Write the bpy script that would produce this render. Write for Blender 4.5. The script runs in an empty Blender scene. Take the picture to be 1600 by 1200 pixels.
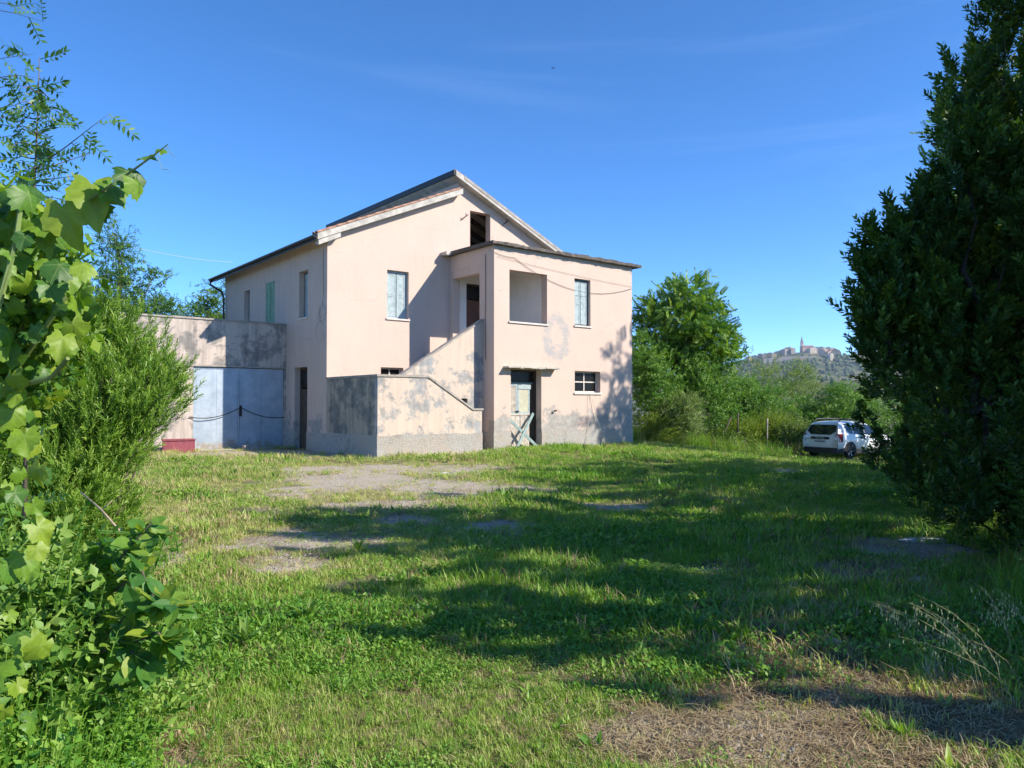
import bpy, math, random
import numpy as np
from mathutils import Vector, Matrix
R = math.radians
rng = np.random.default_rng(7)
random.seed(7)
scene = bpy.context.scene
C = scene.collection

# ------------------------------------------------------------------ camera
F = 1170.0            # focal length in pixels of the 1600 px wide photograph
CAMZ = 1.6
HOR = 630.0           # pixel row of the horizon
cam_d = bpy.data.cameras.new('camera')
cam_d.sensor_width = 36.0
cam_d.lens = 36.0 * F / 1600.0
cam_d.clip_start = 0.05
cam_d.clip_end = 12000
cam = bpy.data.objects.new('camera', cam_d)
cam.location = (0, 0, CAMZ)
cam.rotation_euler = (R(90) + math.atan((HOR - 600) / F), 0, 0)
C.objects.link(cam)
scene.camera = cam

# ------------------------------------------------------------------ light
SUN_EL = R(35.0)
SUN_H = Vector((0.945, -0.327))          # horizontal direction towards the sun
SUN_H.normalize()
world = bpy.data.worlds.new('World')
scene.world = world
world.use_nodes = True
wn = world.node_tree
sky = wn.nodes.new('ShaderNodeTexSky')
sky.sky_type = 'NISHITA'
sky.sun_disc = False
sky.sun_elevation = SUN_EL
sky.sun_rotation = math.atan2(SUN_H.x, SUN_H.y)
sky.altitude = 1000
sky.air_density = 0.6
sky.dust_density = 0.0
sky.ozone_density = 5.0
bg = wn.nodes['Background']
bg.inputs[1].default_value = 0.15
hs = wn.nodes.new('ShaderNodeHueSaturation')
hs.inputs['Saturation'].default_value = 1.16
hs.inputs['Value'].default_value = 1.0
wn.links.new(sky.outputs[0], hs.inputs['Color'])
# faint high cirrus
wtc = wn.nodes.new('ShaderNodeTexCoord'); wmp = wn.nodes.new('ShaderNodeMapping'); wno = wn.nodes.new('ShaderNodeTexNoise'); wra = wn.nodes.new('ShaderNodeValToRGB'); wmx = wn.nodes.new('ShaderNodeMix')
wmp.inputs['Scale'].default_value = (1.0, 2.0, 9.0); wmp.inputs['Rotation'].default_value = (0.0, 0.35, 0.3)
wno.inputs['Scale'].default_value = 1.3; wno.inputs['Detail'].default_value = 6; wno.inputs['Roughness'].default_value = 0.6; wno.inputs['Distortion'].default_value = 0.6
wra.color_ramp.elements[0].position = 0.52; wra.color_ramp.elements[1].position = 0.85; wra.color_ramp.elements[1].color = (0.09, 0.09, 0.09, 1)
wmx.data_type = 'RGBA'; wmx.inputs[7].default_value = (3.4, 4.2, 5.4, 1)
wn.links.new(wtc.outputs['Generated'], wmp.inputs[0]); wn.links.new(wmp.outputs[0], wno.inputs['Vector']); wn.links.new(wno.outputs[0], wra.inputs[0]); wn.links.new(wra.outputs[0], wmx.inputs[0])
wn.links.new(hs.outputs[0], wmx.inputs[6]); wn.links.new(wmx.outputs[2], bg.inputs[0])
sun_d = bpy.data.lights.new('sun', 'SUN')
sun_d.energy = 3.65
sun_d.angle = R(0.53)
sun_d.color = (1.0, 0.93, 0.82)
sun = bpy.data.objects.new('sun', sun_d)
sd = Vector((SUN_H.x * math.cos(SUN_EL), SUN_H.y * math.cos(SUN_EL), math.sin(SUN_EL)))
sun.rotation_euler = sd.to_track_quat('Z', 'Y').to_euler()
C.objects.link(sun)
vs = scene.view_settings
vs.view_transform = 'Standard'
vs.look = 'None'
vs.exposure = 1.1
vs.gamma = 1.0
vs.use_curve_mapping = False
scene.cycles.use_denoising = True
scene.cycles.max_bounces = 8
scene.cycles.diffuse_bounces = 3
scene.cycles.glossy_bounces = 2
scene.cycles.transmission_bounces = 5
scene.cycles.transparent_max_bounces = 6
scene.cycles.volume_bounces = 0
scene.cycles.use_adaptive_sampling = True
scene.cycles.adaptive_threshold = 0.02

# ------------------------------------------------------------------ helpers
def P(px, py, Y):
    """the point of the place that lies Y metres ahead under a pixel of the photograph"""
    return Vector(((px - 800) / F * Y, Y, CAMZ + (HOR - py) / F * Y))

def ss(x):
    x = np.clip(x, 0, 1)
    return x * x * (3 - 2 * x)

def link(o, parent=None):
    C.objects.link(o)
    if parent is not None:
        o.parent = parent
    return o

def tag(o, label, cat, group=None, kind=None):
    o['label'] = label
    if kind: o['kind'] = kind
    if cat: o['category'] = cat
    if group: o['group'] = group
    return o

def empty(name, loc, rz=0.0):
    o = bpy.data.objects.new(name, None)
    o.empty_display_size = 0.2
    o.location = loc
    o.rotation_euler = (0, 0, rz)
    return link(o)

class MB:
    """collects shapes, builds ONE mesh object"""
    def __init__(s):
        s.v = []; s.f = []
    def add(s, vs_, fs):
        k = len(s.v)
        s.v.extend([tuple(p) for p in vs_])
        s.f.extend([tuple(i + k for i in f) for f in fs])
        return s
    def quad(s, a, b, c, d):
        return s.add([a, b, c, d], [(0, 1, 2, 3)])
    def box(s, x0, x1, y0, y1, z0, z1):
        v = [(x0,y0,z0),(x1,y0,z0),(x1,y1,z0),(x0,y1,z0),(x0,y0,z1),(x1,y0,z1),(x1,y1,z1),(x0,y1,z1)]
        return s.add(v, [(0,3,2,1),(4,5,6,7),(0,1,5,4),(1,2,6,5),(2,3,7,6),(3,0,4,7)])
    def hexa(s, v):      # eight corners, bottom ring then top ring
        return s.add(v, [(0,3,2,1),(4,5,6,7),(0,1,5,4),(1,2,6,5),(2,3,7,6),(3,0,4,7)])
    def prism(s, poly, axis, a, b):
        """extrude a 2-D outline; axis 'y': outline in x,z ; axis 'x': outline in y,z ; axis 'z': x,y"""
        def m(p, t):
            return {'y': (p[0], t, p[1]), 'x': (t, p[0], p[1]), 'z': (p[0], p[1], t)}[axis]
        n = len(poly)
        v = [m(p, a) for p in poly] + [m(p, b) for p in poly]
        f = [tuple(range(n - 1, -1, -1)), tuple(range(n, 2 * n))]
        f += [(i, (i + 1) % n, n + (i + 1) % n, n + i) for i in range(n)]
        return s.add(v, f)
    def tube(s, pts, rad, sides=6, cap=True):
        pts = [Vector(p) for p in pts]
        n = len(pts)
        if not hasattr(rad, '__len__'): rad = [rad] * n
        rings = []
        up = Vector((0, 0, 1))
        for i, p in enumerate(pts):
            d = (pts[min(i + 1, n - 1)] - pts[max(i - 1, 0)])
            if d.length < 1e-9: d = Vector((0, 0, 1))
            d.normalize()
            a = d.cross(up)
            if a.length < 0.05: a = d.cross(Vector((1, 0, 0)))
            a.normalize(); b = d.cross(a)
            rings.append([p + (a * math.cos(2 * math.pi * k / sides) + b * math.sin(2 * math.pi * k / sides)) * rad[i] for k in range(sides)])
        v = [q for r in rings for q in r]
        f = []
        for i in range(n - 1):
            for k in range(sides):
                k2 = (k + 1) % sides
                f.append((i * sides + k, i * sides + k2, (i + 1) * sides + k2, (i + 1) * sides + k))
        if cap:
            f.append(tuple(range(sides - 1, -1, -1))); f.append(tuple((n - 1) * sides + k for k in range(sides)))
        return s.add(v, f)
    def lathe(s, prof, axis='z', n=20, origin=(0, 0, 0)):
        ox, oy, oz = origin
        v = []
        for (r, h) in prof:
            for k in range(n):
                a = 2 * math.pi * k / n
                c, d = r * math.cos(a), r * math.sin(a)
                v.append({'z': (ox + c, oy + d, oz + h), 'x': (ox + h, oy + c, oz + d), 'y': (ox + c, oy + h, oz + d)}[axis])
        f = []
        for i in range(len(prof) - 1):
            for k in range(n):
                k2 = (k + 1) % n
                f.append((i * n + k, i * n + k2, (i + 1) * n + k2, (i + 1) * n + k))
        return s.add(v, f)
    def mesh(s, name, mat=None, smooth=False):
        me = bpy.data.meshes.new(name)
        me.from_pydata(s.v, [], s.f)
        if mat: me.materials.append(mat)
        if smooth: me.polygons.foreach_set('use_smooth', [True] * len(me.polygons))
        me.update()
        return me
    def build(s, name, mat, parent=None, smooth=False, loc=None):
        o = bpy.data.objects.new(name, s.mesh(name, mat, smooth))
        if loc is not None: o.location = loc
        return link(o, parent)

def np_mesh(name, V, Q, mat, attrs=None, smooth=False):
    """fast quad mesh from numpy arrays"""
    me = bpy.data.meshes.new(name)
    V = np.ascontiguousarray(V, dtype=np.float32); Q = np.ascontiguousarray(Q, dtype=np.int32)
    me.vertices.add(len(V)); me.vertices.foreach_set('co', V.ravel())
    me.loops.add(Q.size); me.loops.foreach_set('vertex_index', Q.ravel())
    me.polygons.add(len(Q))
    me.polygons.foreach_set('loop_start', np.arange(0, Q.size, Q.shape[1], dtype=np.int32))
    if smooth: me.polygons.foreach_set('use_smooth', np.ones(len(Q), dtype=bool))
    if attrs:
        for k, a in attrs.items():
            at = me.attributes.new(k, 'FLOAT', 'POINT')
            at.data.foreach_set('value', np.ascontiguousarray(a, dtype=np.float32))
    if mat: me.materials.append(mat)
    me.update(calc_edges=True)
    return me

def vnoise(x, y, seed=0):
    """smooth value noise 0..1"""
    x = np.asarray(x, float); y = np.asarray(y, float)
    xi = np.floor(x).astype(np.int64); yi = np.floor(y).astype(np.int64)
    fx = x - xi; fy = y - yi
    fx = fx * fx * (3 - 2 * fx); fy = fy * fy * (3 - 2 * fy)
    def h(a, b):
        n = (a * 374761393 + b * 668265263 + seed * 1442695041) & 0x7fffffff
        n = ((n ^ (n >> 13)) * 1274126177) & 0x7fffffff
        return ((n ^ (n >> 16)) & 0xffff) / 65535.0
    a = h(xi, yi); b = h(xi + 1, yi); c = h(xi, yi + 1); d = h(xi + 1, yi + 1)
    return (a * (1 - fx) + b * fx) * (1 - fy) + (c * (1 - fx) + d * fx) * fy

def fbm(x, y, seed=0, oct=4):
    t = 0; a = 0.5; s = 0
    for i in range(oct):
        t = t + a * vnoise(np.asarray(x) * 2 ** i, np.asarray(y) * 2 ** i, seed + i * 17); s += a; a *= 0.5
    return t / s

# ------------------------------------------------------------------ materials
class NT:
    def __init__(s, name):
        s.m = bpy.data.materials.new(name); s.m.use_nodes = True
        s.t = s.m.node_tree; s.b = s.t.nodes['Principled BSDF']; s.out = s.t.nodes['Material Output']
    def n(s, typ, ins=None, **props):
        nd = s.t.nodes.new('ShaderNode' + typ)
        for k, v in props.items(): setattr(nd, k, v)
        for k, v in (ins or {}).items(): s.put(nd.inputs[k], v)
        return nd
    def put(s, sock, v):
        if isinstance(v, bpy.types.NodeSocket): s.t.links.new(v, sock)
        else:
            if hasattr(sock.default_value, '__len__') and hasattr(v, '__len__') and len(sock.default_value) == 4 and len(v) == 3: v = (*v, 1)
            sock.default_value = v
    def coord(s, scale=(1, 1, 1), kind='Object'):
        tc = s.n('TexCoord').outputs[kind]
        if scale == (1, 1, 1): return tc
        return s.n('Mapping', {0: tc, 3: scale}).outputs[0]
    def noise(s, vec, scale, detail=4, rough=0.55, dist=0.0):
        return s.n('TexNoise', {'Vector': vec, 'Scale': scale, 'Detail': detail, 'Roughness': rough, 'Distortion': dist}).outputs[0]
    def ramp(s, fac, stops):
        nd = s.n('ValToRGB', {0: fac}); e = nd.color_ramp.elements
        while len(e) < len(stops): e.new(0.5)
        for el, (p, c) in zip(e, stops):
            el.position = p; el.color = (c, c, c, 1) if not hasattr(c, '__len__') else (*c, 1)
        return nd.outputs[0]
    def mix(s, fac, a, b, mode='MIX'):
        nd = s.n('Mix', data_type='RGBA', blend_type=mode)
        s.put(nd.inputs[0], fac); s.put(nd.inputs[6], a); s.put(nd.inputs[7], b)
        return nd.outputs[2]
    def math(s, op, a, b=0.0, c=None):
        nd = s.n('Math', operation=op); s.put(nd.inputs[0], a); s.put(nd.inputs[1], b)
        if c is not None: s.put(nd.inputs[2], c)
        return nd.outputs[0]
    def bump(s, h, strength=0.3, dist=0.02):
        nd = s.n('Bump', {'Height': h, 'Strength': strength, 'Distance': dist})
        s.put(s.b.inputs['Normal'], nd.outputs[0]); return nd
    def math_vec(s, v, n):
        nd = s.n('VectorMath', operation='MULTIPLY_ADD'); s.put(nd.inputs[0], n); nd.inputs[1].default_value = (.6, .6, .6); s.put(nd.inputs[2], v); return nd.outputs[0]
    def sep(s, vec):
        return s.n('SeparateXYZ', {0: vec}).outputs
    def set(s, **k):
        names = {'col': 'Base Color', 'rough': 'Roughness', 'metal': 'Metallic', 'spec': 'Specular IOR Level'}
        for a, v in k.items(): s.put(s.b.inputs[names.get(a, a)], v)
        return s

def simple(name, col, rough=0.7, metal=0.0, var=0.15, scale=6.0, bump=0.0):
    t = NT(name); co = t.coord()
    n = t.noise(co, scale, 5, 0.6)
    f = t.ramp(n, [(0.3, 1 - var), (0.7, 1 + var)])
    t.set(col=t.mix(1.0, (*col, 1), f, 'MULTIPLY'), rough=rough, metal=metal)
    if bump: t.bump(t.noise(co, scale * 6, 4), bump, 0.01)
    return t.m

def leaf_mat(name, cols, trans=0.3, rough=0.45, src='mesh', tcol=None, spec=0.4):
    """cols: colours over the random tint of each leaf"""
    t = NT(name)
    if src == 'mesh': fac = t.n('Attribute', attribute_name='tint').outputs['Fac']
    elif src == 'inst': fac = t.n('Attribute', attribute_name='tint', attribute_type='INSTANCER').outputs['Fac']
    else: fac = t.n('ObjectInfo').outputs['Random']
    st = [(i / max(1, len(cols) - 1), c) for i, c in enumerate(cols)]
    col = t.ramp(fac, st)
    t.set(col=col, rough=rough, spec=spec)
    tr = t.n('BsdfTranslucent', {0: t.mix(1.0, col, (*(tcol or (1.3, 1.35, 0.5)), 1), 'MULTIPLY')})
    mx = t.n('MixShader', {0: trans, 1: t.b.outputs[0], 2: tr.outputs[0]})
    t.t.links.new(mx.outputs[0], t.out.inputs[0])
    return t.m
# ------------------------------------------------------------------ ground
def zt(x, y):
    x = np.asarray(x, float); y = np.asarray(y, float)
    z = -0.85 * ss((x - 4) / 10) * ss((y - 13) / 18)
    z = z - 24 * ss((y - 44) / 110) * ss((y + x * 0.2 - 40) / 60)
    z = z + 0.05 * (vnoise(x * 0.7, y * 0.7, 3) - 0.5) * ss((35 - y) / 5) * ss((y - 1) / 3)
    ridge = 131 * np.exp(-((y - 2050) / 480) ** 2) * np.exp(-((x - 900) / 900) ** 2)
    top = 34 * np.exp(-((y - 2020) / 230) ** 2) * np.exp(-((x - 775) / 165) ** 2)
    ridge2 = 42 * np.exp(-((y - 2150) / 250) ** 2) * np.exp(-((x - 1010) / 80) ** 2)
    mid = 52 * np.exp(-((y - 780) / 190) ** 2) * np.exp(-((x - 340) / 170) ** 2)
    far = ridge + top + ridge2 + mid + 14 * (fbm(x / 120, y / 120, 9) - 0.5) * ss((y - 200) / 300)
    return z + far * ss((y - 120) / 300)

def px_ground(px, py):
    Y = F * CAMZ / (py - HOR)
    return ((px - 800) / F * Y, Y)

# worn, gravelly spots and dry, strawy spots of the yard: (pixel x, pixel y, radius x, radius y, strength)
BARE = [(560,748,1.4,1.9,.95),(690,765,1.3,1.6,.95),(480,765,1.0,1.4,.7),(610,735,1.8,1.8,.7),(620,790,1.2,1.0,.8),(500,735,1.0,1.6,.7),(425,840,.55,.9,.9),(430,800,.4,.6,.6),
        (596,905,.38,.35,.9),(945,792,.5,.5,1.0),(800,765,.8,.9,.75),(640,815,.6,.5,.7),(790,825,.5,.45,.7),(450,708,3.0,1.6,.9),(720,735,1.4,1.8,.8),
        (1215,1165,.34,.28,1.0),(1290,1120,.2,.2,.6),(1150,1120,.2,.15,.6),(1235,735,.8,1.0,.7),(1140,893,.28,.2,.8),(1050,885,.2,.2,.7),(1440,862,.62,.65,1.0),(935,1150,.16,.12,.8),
        (1000,1110,.2,.14,.6),(470,880,.4,.4,.7),(245,875,.35,.7,.9),(265,850,.3,.3,.7),(190,1190,.2,.12,.6),(520,850,.5,.6,.6),(1330,1190,.4,.2,.4)]
DRY = [(1260,1010,.5,.55,1.0),(1320,1060,.55,.5,1.0),(1200,1100,.5,.4,.9),(1420,1100,.5,.4,1.0),(1370,1170,.5,.25,.9),(1460,1000,.5,.6,.8),
       (1110,1180,.25,.15,.6),(1030,1120,.25,.2,.7),(1240,1040,.4,.4,.9),(1290,960,.5,.5,.8),(1360,900,.7,.7,.7),(1280,850,.8,.8,.5),(300,930,.4,.5,.5),
       (240,850,.4,.6,.8),(160,1170,.35,.2,.7),(1110,780,1.2,1.0,.4),(985,1170,.25,.2,.6),(960,1040,.2,.2,.5)]
def mask(x, y, lst, seed):
    m = np.zeros_like(np.asarray(x, float))
    wx = x + 0.5 * (fbm(x * 1.3, y * 1.3, seed) - 0.5) * 2; wy = y + 0.5 * (fbm(x * 1.3 + 40, y * 1.3, seed) - 0.5) * 2
    for (px, py, rx, ry, s) in lst:
        cx, cy = px_ground(px, py)
        d = ((wx - cx) / rx) ** 2 + ((wy - cy) / ry) ** 2
        m = np.maximum(m, s * np.exp(-d * 0.9))
    n = fbm(x * 2.2, y * 2.2, seed + 5)
    return np.clip(m * 1.2 + (n - 0.5) * 1.2 * np.clip(m * 2, 0, 1), 0, 1)
def bare_at(x, y): return mask(x, y, BARE, 21)
def dry_at(x, y): return mask(x, y, DRY, 33)

def grow(a, b, s0, r):
    o = [a]; s = s0
    while o[-1] < b: o.append(o[-1] + s); s *= r
    return o
xs = np.unique(np.round(np.concatenate([np.arange(-13, 16.01, 0.2), np.array(grow(16.2, 3500, 0.3, 1.13)), -np.array(grow(13.2, 3500, 0.3, 1.16)), np.arange(420, 1300, 18), np.arange(120, 560, 14)]), 2))
ys = np.unique(np.round(np.concatenate([np.arange(0.6, 34.01, 0.2), np.array(grow(34.2, 6500, 0.3, 1.09)), -np.array(grow(0.0, 900, 0.4, 1.25)), np.arange(450, 1200, 18), np.arange(1500, 2600, 18)]), 2))
gx, gy = np.meshgrid(xs, ys)
gz = zt(gx, gy)
nx, ny = len(xs), len(ys)
idx = np.arange(nx * ny).reshape(ny, nx)
Q = np.stack([idx[:-1, :-1], idx[:-1, 1:], idx[1:, 1:], idx[1:, :-1]], -1).reshape(-1, 4)

t = NT('ground_soil')
co = t.coord()
n1 = t.noise(co, 3.0, 6, 0.65); n2 = t.noise(co, 38.0, 5, 0.7); n3 = t.noise(co, 0.02, 5, 0.6)
soil = t.ramp(n1, [(0.25, (0.09, 0.08, 0.035)), (0.5, (0.15, 0.14, 0.055)), (0.75, (0.24, 0.20, 0.10))])
grav = t.ramp(n2, [(0.25, (0.22, 0.18, 0.125)), (0.5, (0.42, 0.355, 0.265)), (0.75, (0.60, 0.53, 0.42))])
straw = t.ramp(n2, [(0.25, (0.09, 0.055, 0.032)), (0.5, (0.19, 0.125, 0.07)), (0.75, (0.32, 0.22, 0.13))])
b_at = t.n('Attribute', attribute_name='bare').outputs['Fac']; d_at = t.n('Attribute', attribute_name='dry').outputs['Fac']
bm_ = t.ramp(t.math('ADD', b_at, t.math('MULTIPLY', t.math('SUBTRACT', n1, 0.5), 0.8)), [(0.1, 0.0), (0.62, 1.0)])
dm_ = t.ramp(t.math('ADD', d_at, t.math('MULTIPLY', t.math('SUBTRACT', n1, 0.5), 0.7)), [(0.15, 0.0), (0.85, 1.0)])
near = t.mix(bm_, t.mix(dm_, soil, straw), grav)
# beyond the yard: meadows, scrub and fields of the valley and the hill
yy = t.sep(co)[1]
fld = t.ramp(n3, [(0.3, (0.05, 0.075, 0.03)), (0.45, (0.075, 0.10, 0.035)), (0.55, (0.19, 0.17, 0.08)), (0.62, (0.06, 0.085, 0.035)), (0.75, (0.13, 0.13, 0.06))])
fld = t.mix(1.0, fld, t.ramp(t.noise(co, 0.12, 5, 0.7), [(0.3, 0.55), (0.7, 1.25)]), 'MULTIPLY')
farf = t.n('MapRange', {0: yy, 1: 38.0, 2: 60.0}).outputs[0]
t.set(col=t.mix(farf, near, fld), rough=0.95, spec=0.15)
t.bump(t.math('ADD', n2, t.math('MULTIPLY', t.noise(co, 9, 4), 1.5)), 0.6, 0.03)
ground = bpy.data.objects.new('ground', np_mesh('ground', np.stack([gx.ravel(), gy.ravel(), gz.ravel()], 1), Q, t.m,
    {'bare': bare_at(gx.ravel(), gy.ravel()), 'dry': dry_at(gx.ravel(), gy.ravel())}, smooth=True))
link(ground); ground['kind'] = 'structure'
# ------------------------------------------------------------------ plaster and stone
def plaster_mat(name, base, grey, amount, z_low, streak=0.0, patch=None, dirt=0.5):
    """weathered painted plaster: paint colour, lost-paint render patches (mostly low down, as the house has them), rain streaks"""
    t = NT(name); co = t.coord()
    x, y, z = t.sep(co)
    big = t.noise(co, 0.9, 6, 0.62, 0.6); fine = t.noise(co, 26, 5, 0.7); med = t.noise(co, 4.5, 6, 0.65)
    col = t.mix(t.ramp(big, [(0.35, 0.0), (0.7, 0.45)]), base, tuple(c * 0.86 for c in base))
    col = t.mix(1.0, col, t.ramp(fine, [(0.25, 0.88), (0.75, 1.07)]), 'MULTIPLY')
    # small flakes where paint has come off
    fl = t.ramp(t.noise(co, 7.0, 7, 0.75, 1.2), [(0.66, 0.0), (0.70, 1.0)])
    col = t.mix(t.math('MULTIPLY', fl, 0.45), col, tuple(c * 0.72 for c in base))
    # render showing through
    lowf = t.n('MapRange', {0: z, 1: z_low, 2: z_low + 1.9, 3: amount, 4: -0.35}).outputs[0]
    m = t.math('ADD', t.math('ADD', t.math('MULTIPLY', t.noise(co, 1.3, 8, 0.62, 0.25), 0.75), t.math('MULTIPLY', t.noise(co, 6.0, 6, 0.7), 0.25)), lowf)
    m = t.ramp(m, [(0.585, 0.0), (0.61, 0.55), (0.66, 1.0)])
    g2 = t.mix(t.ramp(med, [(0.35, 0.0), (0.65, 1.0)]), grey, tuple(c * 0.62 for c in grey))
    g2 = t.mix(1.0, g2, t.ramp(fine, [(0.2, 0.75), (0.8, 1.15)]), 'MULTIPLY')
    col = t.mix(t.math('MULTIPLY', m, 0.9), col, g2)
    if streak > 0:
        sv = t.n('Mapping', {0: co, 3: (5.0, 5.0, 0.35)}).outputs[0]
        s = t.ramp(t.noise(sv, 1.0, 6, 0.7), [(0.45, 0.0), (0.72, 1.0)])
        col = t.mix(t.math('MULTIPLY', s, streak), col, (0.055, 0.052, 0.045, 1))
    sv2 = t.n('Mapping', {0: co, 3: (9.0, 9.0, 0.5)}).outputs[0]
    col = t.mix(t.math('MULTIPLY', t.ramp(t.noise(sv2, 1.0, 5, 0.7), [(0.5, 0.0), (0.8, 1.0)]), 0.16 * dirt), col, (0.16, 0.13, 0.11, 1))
    # little horizontal chips and dark flecks of old paint
    sv3 = t.n('Mapping', {0: co, 3: (2.2, 2.2, 11.0)}).outputs[0]
    col = t.mix(t.math('MULTIPLY', t.ramp(t.noise(sv3, 1.6, 8, 0.8, 0.5), [(0.635, 0.0), (0.67, 1.0)]), 0.6), col, tuple(c * 0.6 for c in base))
    # hair cracks
    vr = t.n('TexVoronoi', {'Vector': t.n('Mapping', {0: t.math_vec(co, t.noise(co, 3.0, 5, 0.7)), 3: (0.7, 0.7, 0.7)}).outputs[0], 'Scale': 1.0}, feature='DISTANCE_TO_EDGE').outputs['Distance']
    ck = t.math('MULTIPLY', t.ramp(vr, [(0.0, 1.0), (0.008, 0.0)]), t.ramp(t.noise(co, 0.8, 3), [(0.5, 0.0), (0.62, 1.0)]))
    col = t.mix(t.math('MULTIPLY', ck, 0.5), col, tuple(c * 0.4 for c in base))
    h = t.math('SUBTRACT', t.math('MULTIPLY', fine, 0.6), t.math('MULTIPLY', m, 0.9))
    if patch:
        tb = t.math('ADD', t.noise(co, 2.6, 7, 0.75, 1.0), t.n('MapRange', {0: z, 1: 6.35, 2: 7.0, 3: -0.25, 4: 0.22}).outputs[0])
        tb = t.math('MAXIMUM', tb, t.math('ADD', t.noise(co, 3.1, 7, 0.75, 1.0), t.n('MapRange', {0: x, 1: 6.2, 2: 6.9, 3: -0.3, 4: 0.06}).outputs[0]))
        col = t.mix(t.math('MULTIPLY', t.ramp(tb, [(0.60, 0.0), (0.64, 1.0)]), 0.75), col, (0.40, 0.35, 0.30, 1))
        # a trowelled ring of bare cement on the front
        for (cx, cz, rx, rz, wid, st) in patch:
            dx = t.math('DIVIDE', t.math('SUBTRACT', x, cx), rx); dz = t.math('DIVIDE', t.math('SUBTRACT', z, cz), rz)
            rr = t.math('SQRT', t.math('ADD', t.math('MULTIPLY', dx, dx), t.math('MULTIPLY', dz, dz)))
            rr = t.math('ADD', rr, t.math('MULTIPLY', t.math('SUBTRACT', t.noise(co, 3.2, 5, 0.7), 0.5), 0.9))
            ring = t.ramp(t.math('ABSOLUTE', t.math('SUBTRACT', rr, 0.78)), [(wid * 0.45, 1.0), (wid, 0.0)])
            ring = t.math('MULTIPLY', ring, t.ramp(t.noise(t.n('Mapping', {0: co, 2: (0.4, 0, 0.5), 3: (3, 3, 9)}).outputs[0], 1.0, 6, 0.75, 0.8), [(0.38, 0.15), (0.58, 1.0)]))
            col = t.mix(t.math('MULTIPLY', ring, st), col, (0.36, 0.355, 0.345, 1))
    t.set(col=col, rough=0.92, spec=0.2)
    t.bump(h, 0.35, 0.012)
    return t.m

PINK = (0.62, 0.475, 0.39)
GREY = (0.42, 0.405, 0.37)
M = {}
M['plaster'] = plaster_mat('pink_plaster', PINK, GREY, -0.06, 0.2, 0.0, None)
M['left'] = plaster_mat('left_wall_plaster', PINK, GREY, 0.12, 0.9, 0.10, None, 1.0)
M['front'] = plaster_mat('front_plaster', PINK, GREY, 0.16, 1.0, 0.0, [(2.85, 4.02, 0.62, 0.80, 0.36, 0.85), (2.9, 3.5, 0.55, 0.22, 0.5, 0.6)])
M['stair'] = plaster_mat('stair_plaster', (0.62, 0.50, 0.40), (0.36, 0.375, 0.375), 0.10, 3.2, 0.16, None, 1.6)
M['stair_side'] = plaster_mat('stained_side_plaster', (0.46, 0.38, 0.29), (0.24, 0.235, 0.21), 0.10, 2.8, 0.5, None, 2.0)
M['garage'] = plaster_mat('garage_plaster', (0.56, 0.47, 0.40), (0.30, 0.28, 0.26), 0.10, 4.6, 0.5, None, 1.2)
M['white'] = simple('white_limewash', (0.84, 0.81, 0.76), 0.9, 0, 0.06, 3)
M['concrete'] = simple('grey_concrete', (0.45, 0.415, 0.36), 0.92, 0, 0.3, 4, 0.4)
M['dark_concrete'] = simple('weathered_slab', (0.11, 0.095, 0.08), 0.95, 0, 0.45, 5, 0.5)
M['coping'] = simple('coping_stone', (0.34, 0.30, 0.26), 0.9, 0, 0.3, 5, 0.4)
t = NT('roughcast'); co = t.coord()
v = t.n('TexVoronoi', {'Vector': co, 'Scale': 42.0}).outputs['Distance']
c = t.ramp(t.noise(co, 30, 5, 0.8), [(0.3, (0.20, 0.19, 0.17)), (0.5, (0.40, 0.385, 0.35)), (0.7, (0.62, 0.60, 0.55))])
c = t.mix(t.ramp(t.noise(co, 1.5, 6, 0.7), [(0.4, 0.0), (0.7, 0.85)]), c, (0.46, 0.37, 0.29, 1))
c = t.mix(t.ramp(t.noise(co, 2.6, 6, 0.7), [(0.55, 0.0), (0.75, 0.6)]), c, (0.13, 0.12, 0.10, 1))
t.set(col=c, rough=0.95, spec=0.15); t.bump(v, 0.9, 0.02); M['roughcast'] = t.m
M['tile'] = simple('roof_clay', (0.36, 0.20, 0.13), 0.9, 0, 0.4, 8, 0.3)
M['gutter'] = simple('dark_gutter', (0.04, 0.037, 0.035), 0.5, 0.6, 0.3)
M['shutter'] = simple('pale_blue_paint', (0.34, 0.41, 0.42), 0.75, 0, 0.22, 9, 0.2)
M['frame'] = simple('grey_blue_frame', (0.36, 0.42, 0.44), 0.7, 0, 0.25, 9)
M['darkframe'] = simple('dark_weathered_frame', (0.10, 0.12, 0.13), 0.7, 0, 0.3, 9)
M['greenshut'] = simple('green_shutter_paint', (0.20, 0.33, 0.20), 0.75, 0, 0.25, 5, 0.2)
M['brown'] = simple('brown_wood', (0.14, 0.055, 0.03), 0.6, 0, 0.3, 7, 0.1)
M['darkwood'] = simple('dark_wood', (0.07, 0.05, 0.035), 0.8, 0, 0.4, 7, 0.2)
M['palewood'] = simple('weathered_door_boards', (0.46, 0.41, 0.35), 0.85, 0, 0.3, 9, 0.3)
M['beige'] = simple('faded_beige_paint', (0.46, 0.44, 0.33), 0.8, 0, 0.15, 5)
M['teal'] = simple('teal_paint', (0.22, 0.30, 0.285), 0.7, 0, 0.3, 9, 0.2)
M['iron'] = simple('dark_iron', (0.03, 0.03, 0.03), 0.6, 0.6, 0.3)
M['cable'] = simple('black_cable', (0.025, 0.024, 0.024), 0.6)
M['sill'] = simple('pale_sill', (0.62, 0.56, 0.49), 0.85, 0, 0.15)
t = NT('window_glass'); t.set(col=(0.012, 0.012, 0.012), rough=0.25, spec=0.2); M['glass'] = t.m
t = NT('galvanised_sheet'); co = t.coord()
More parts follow.
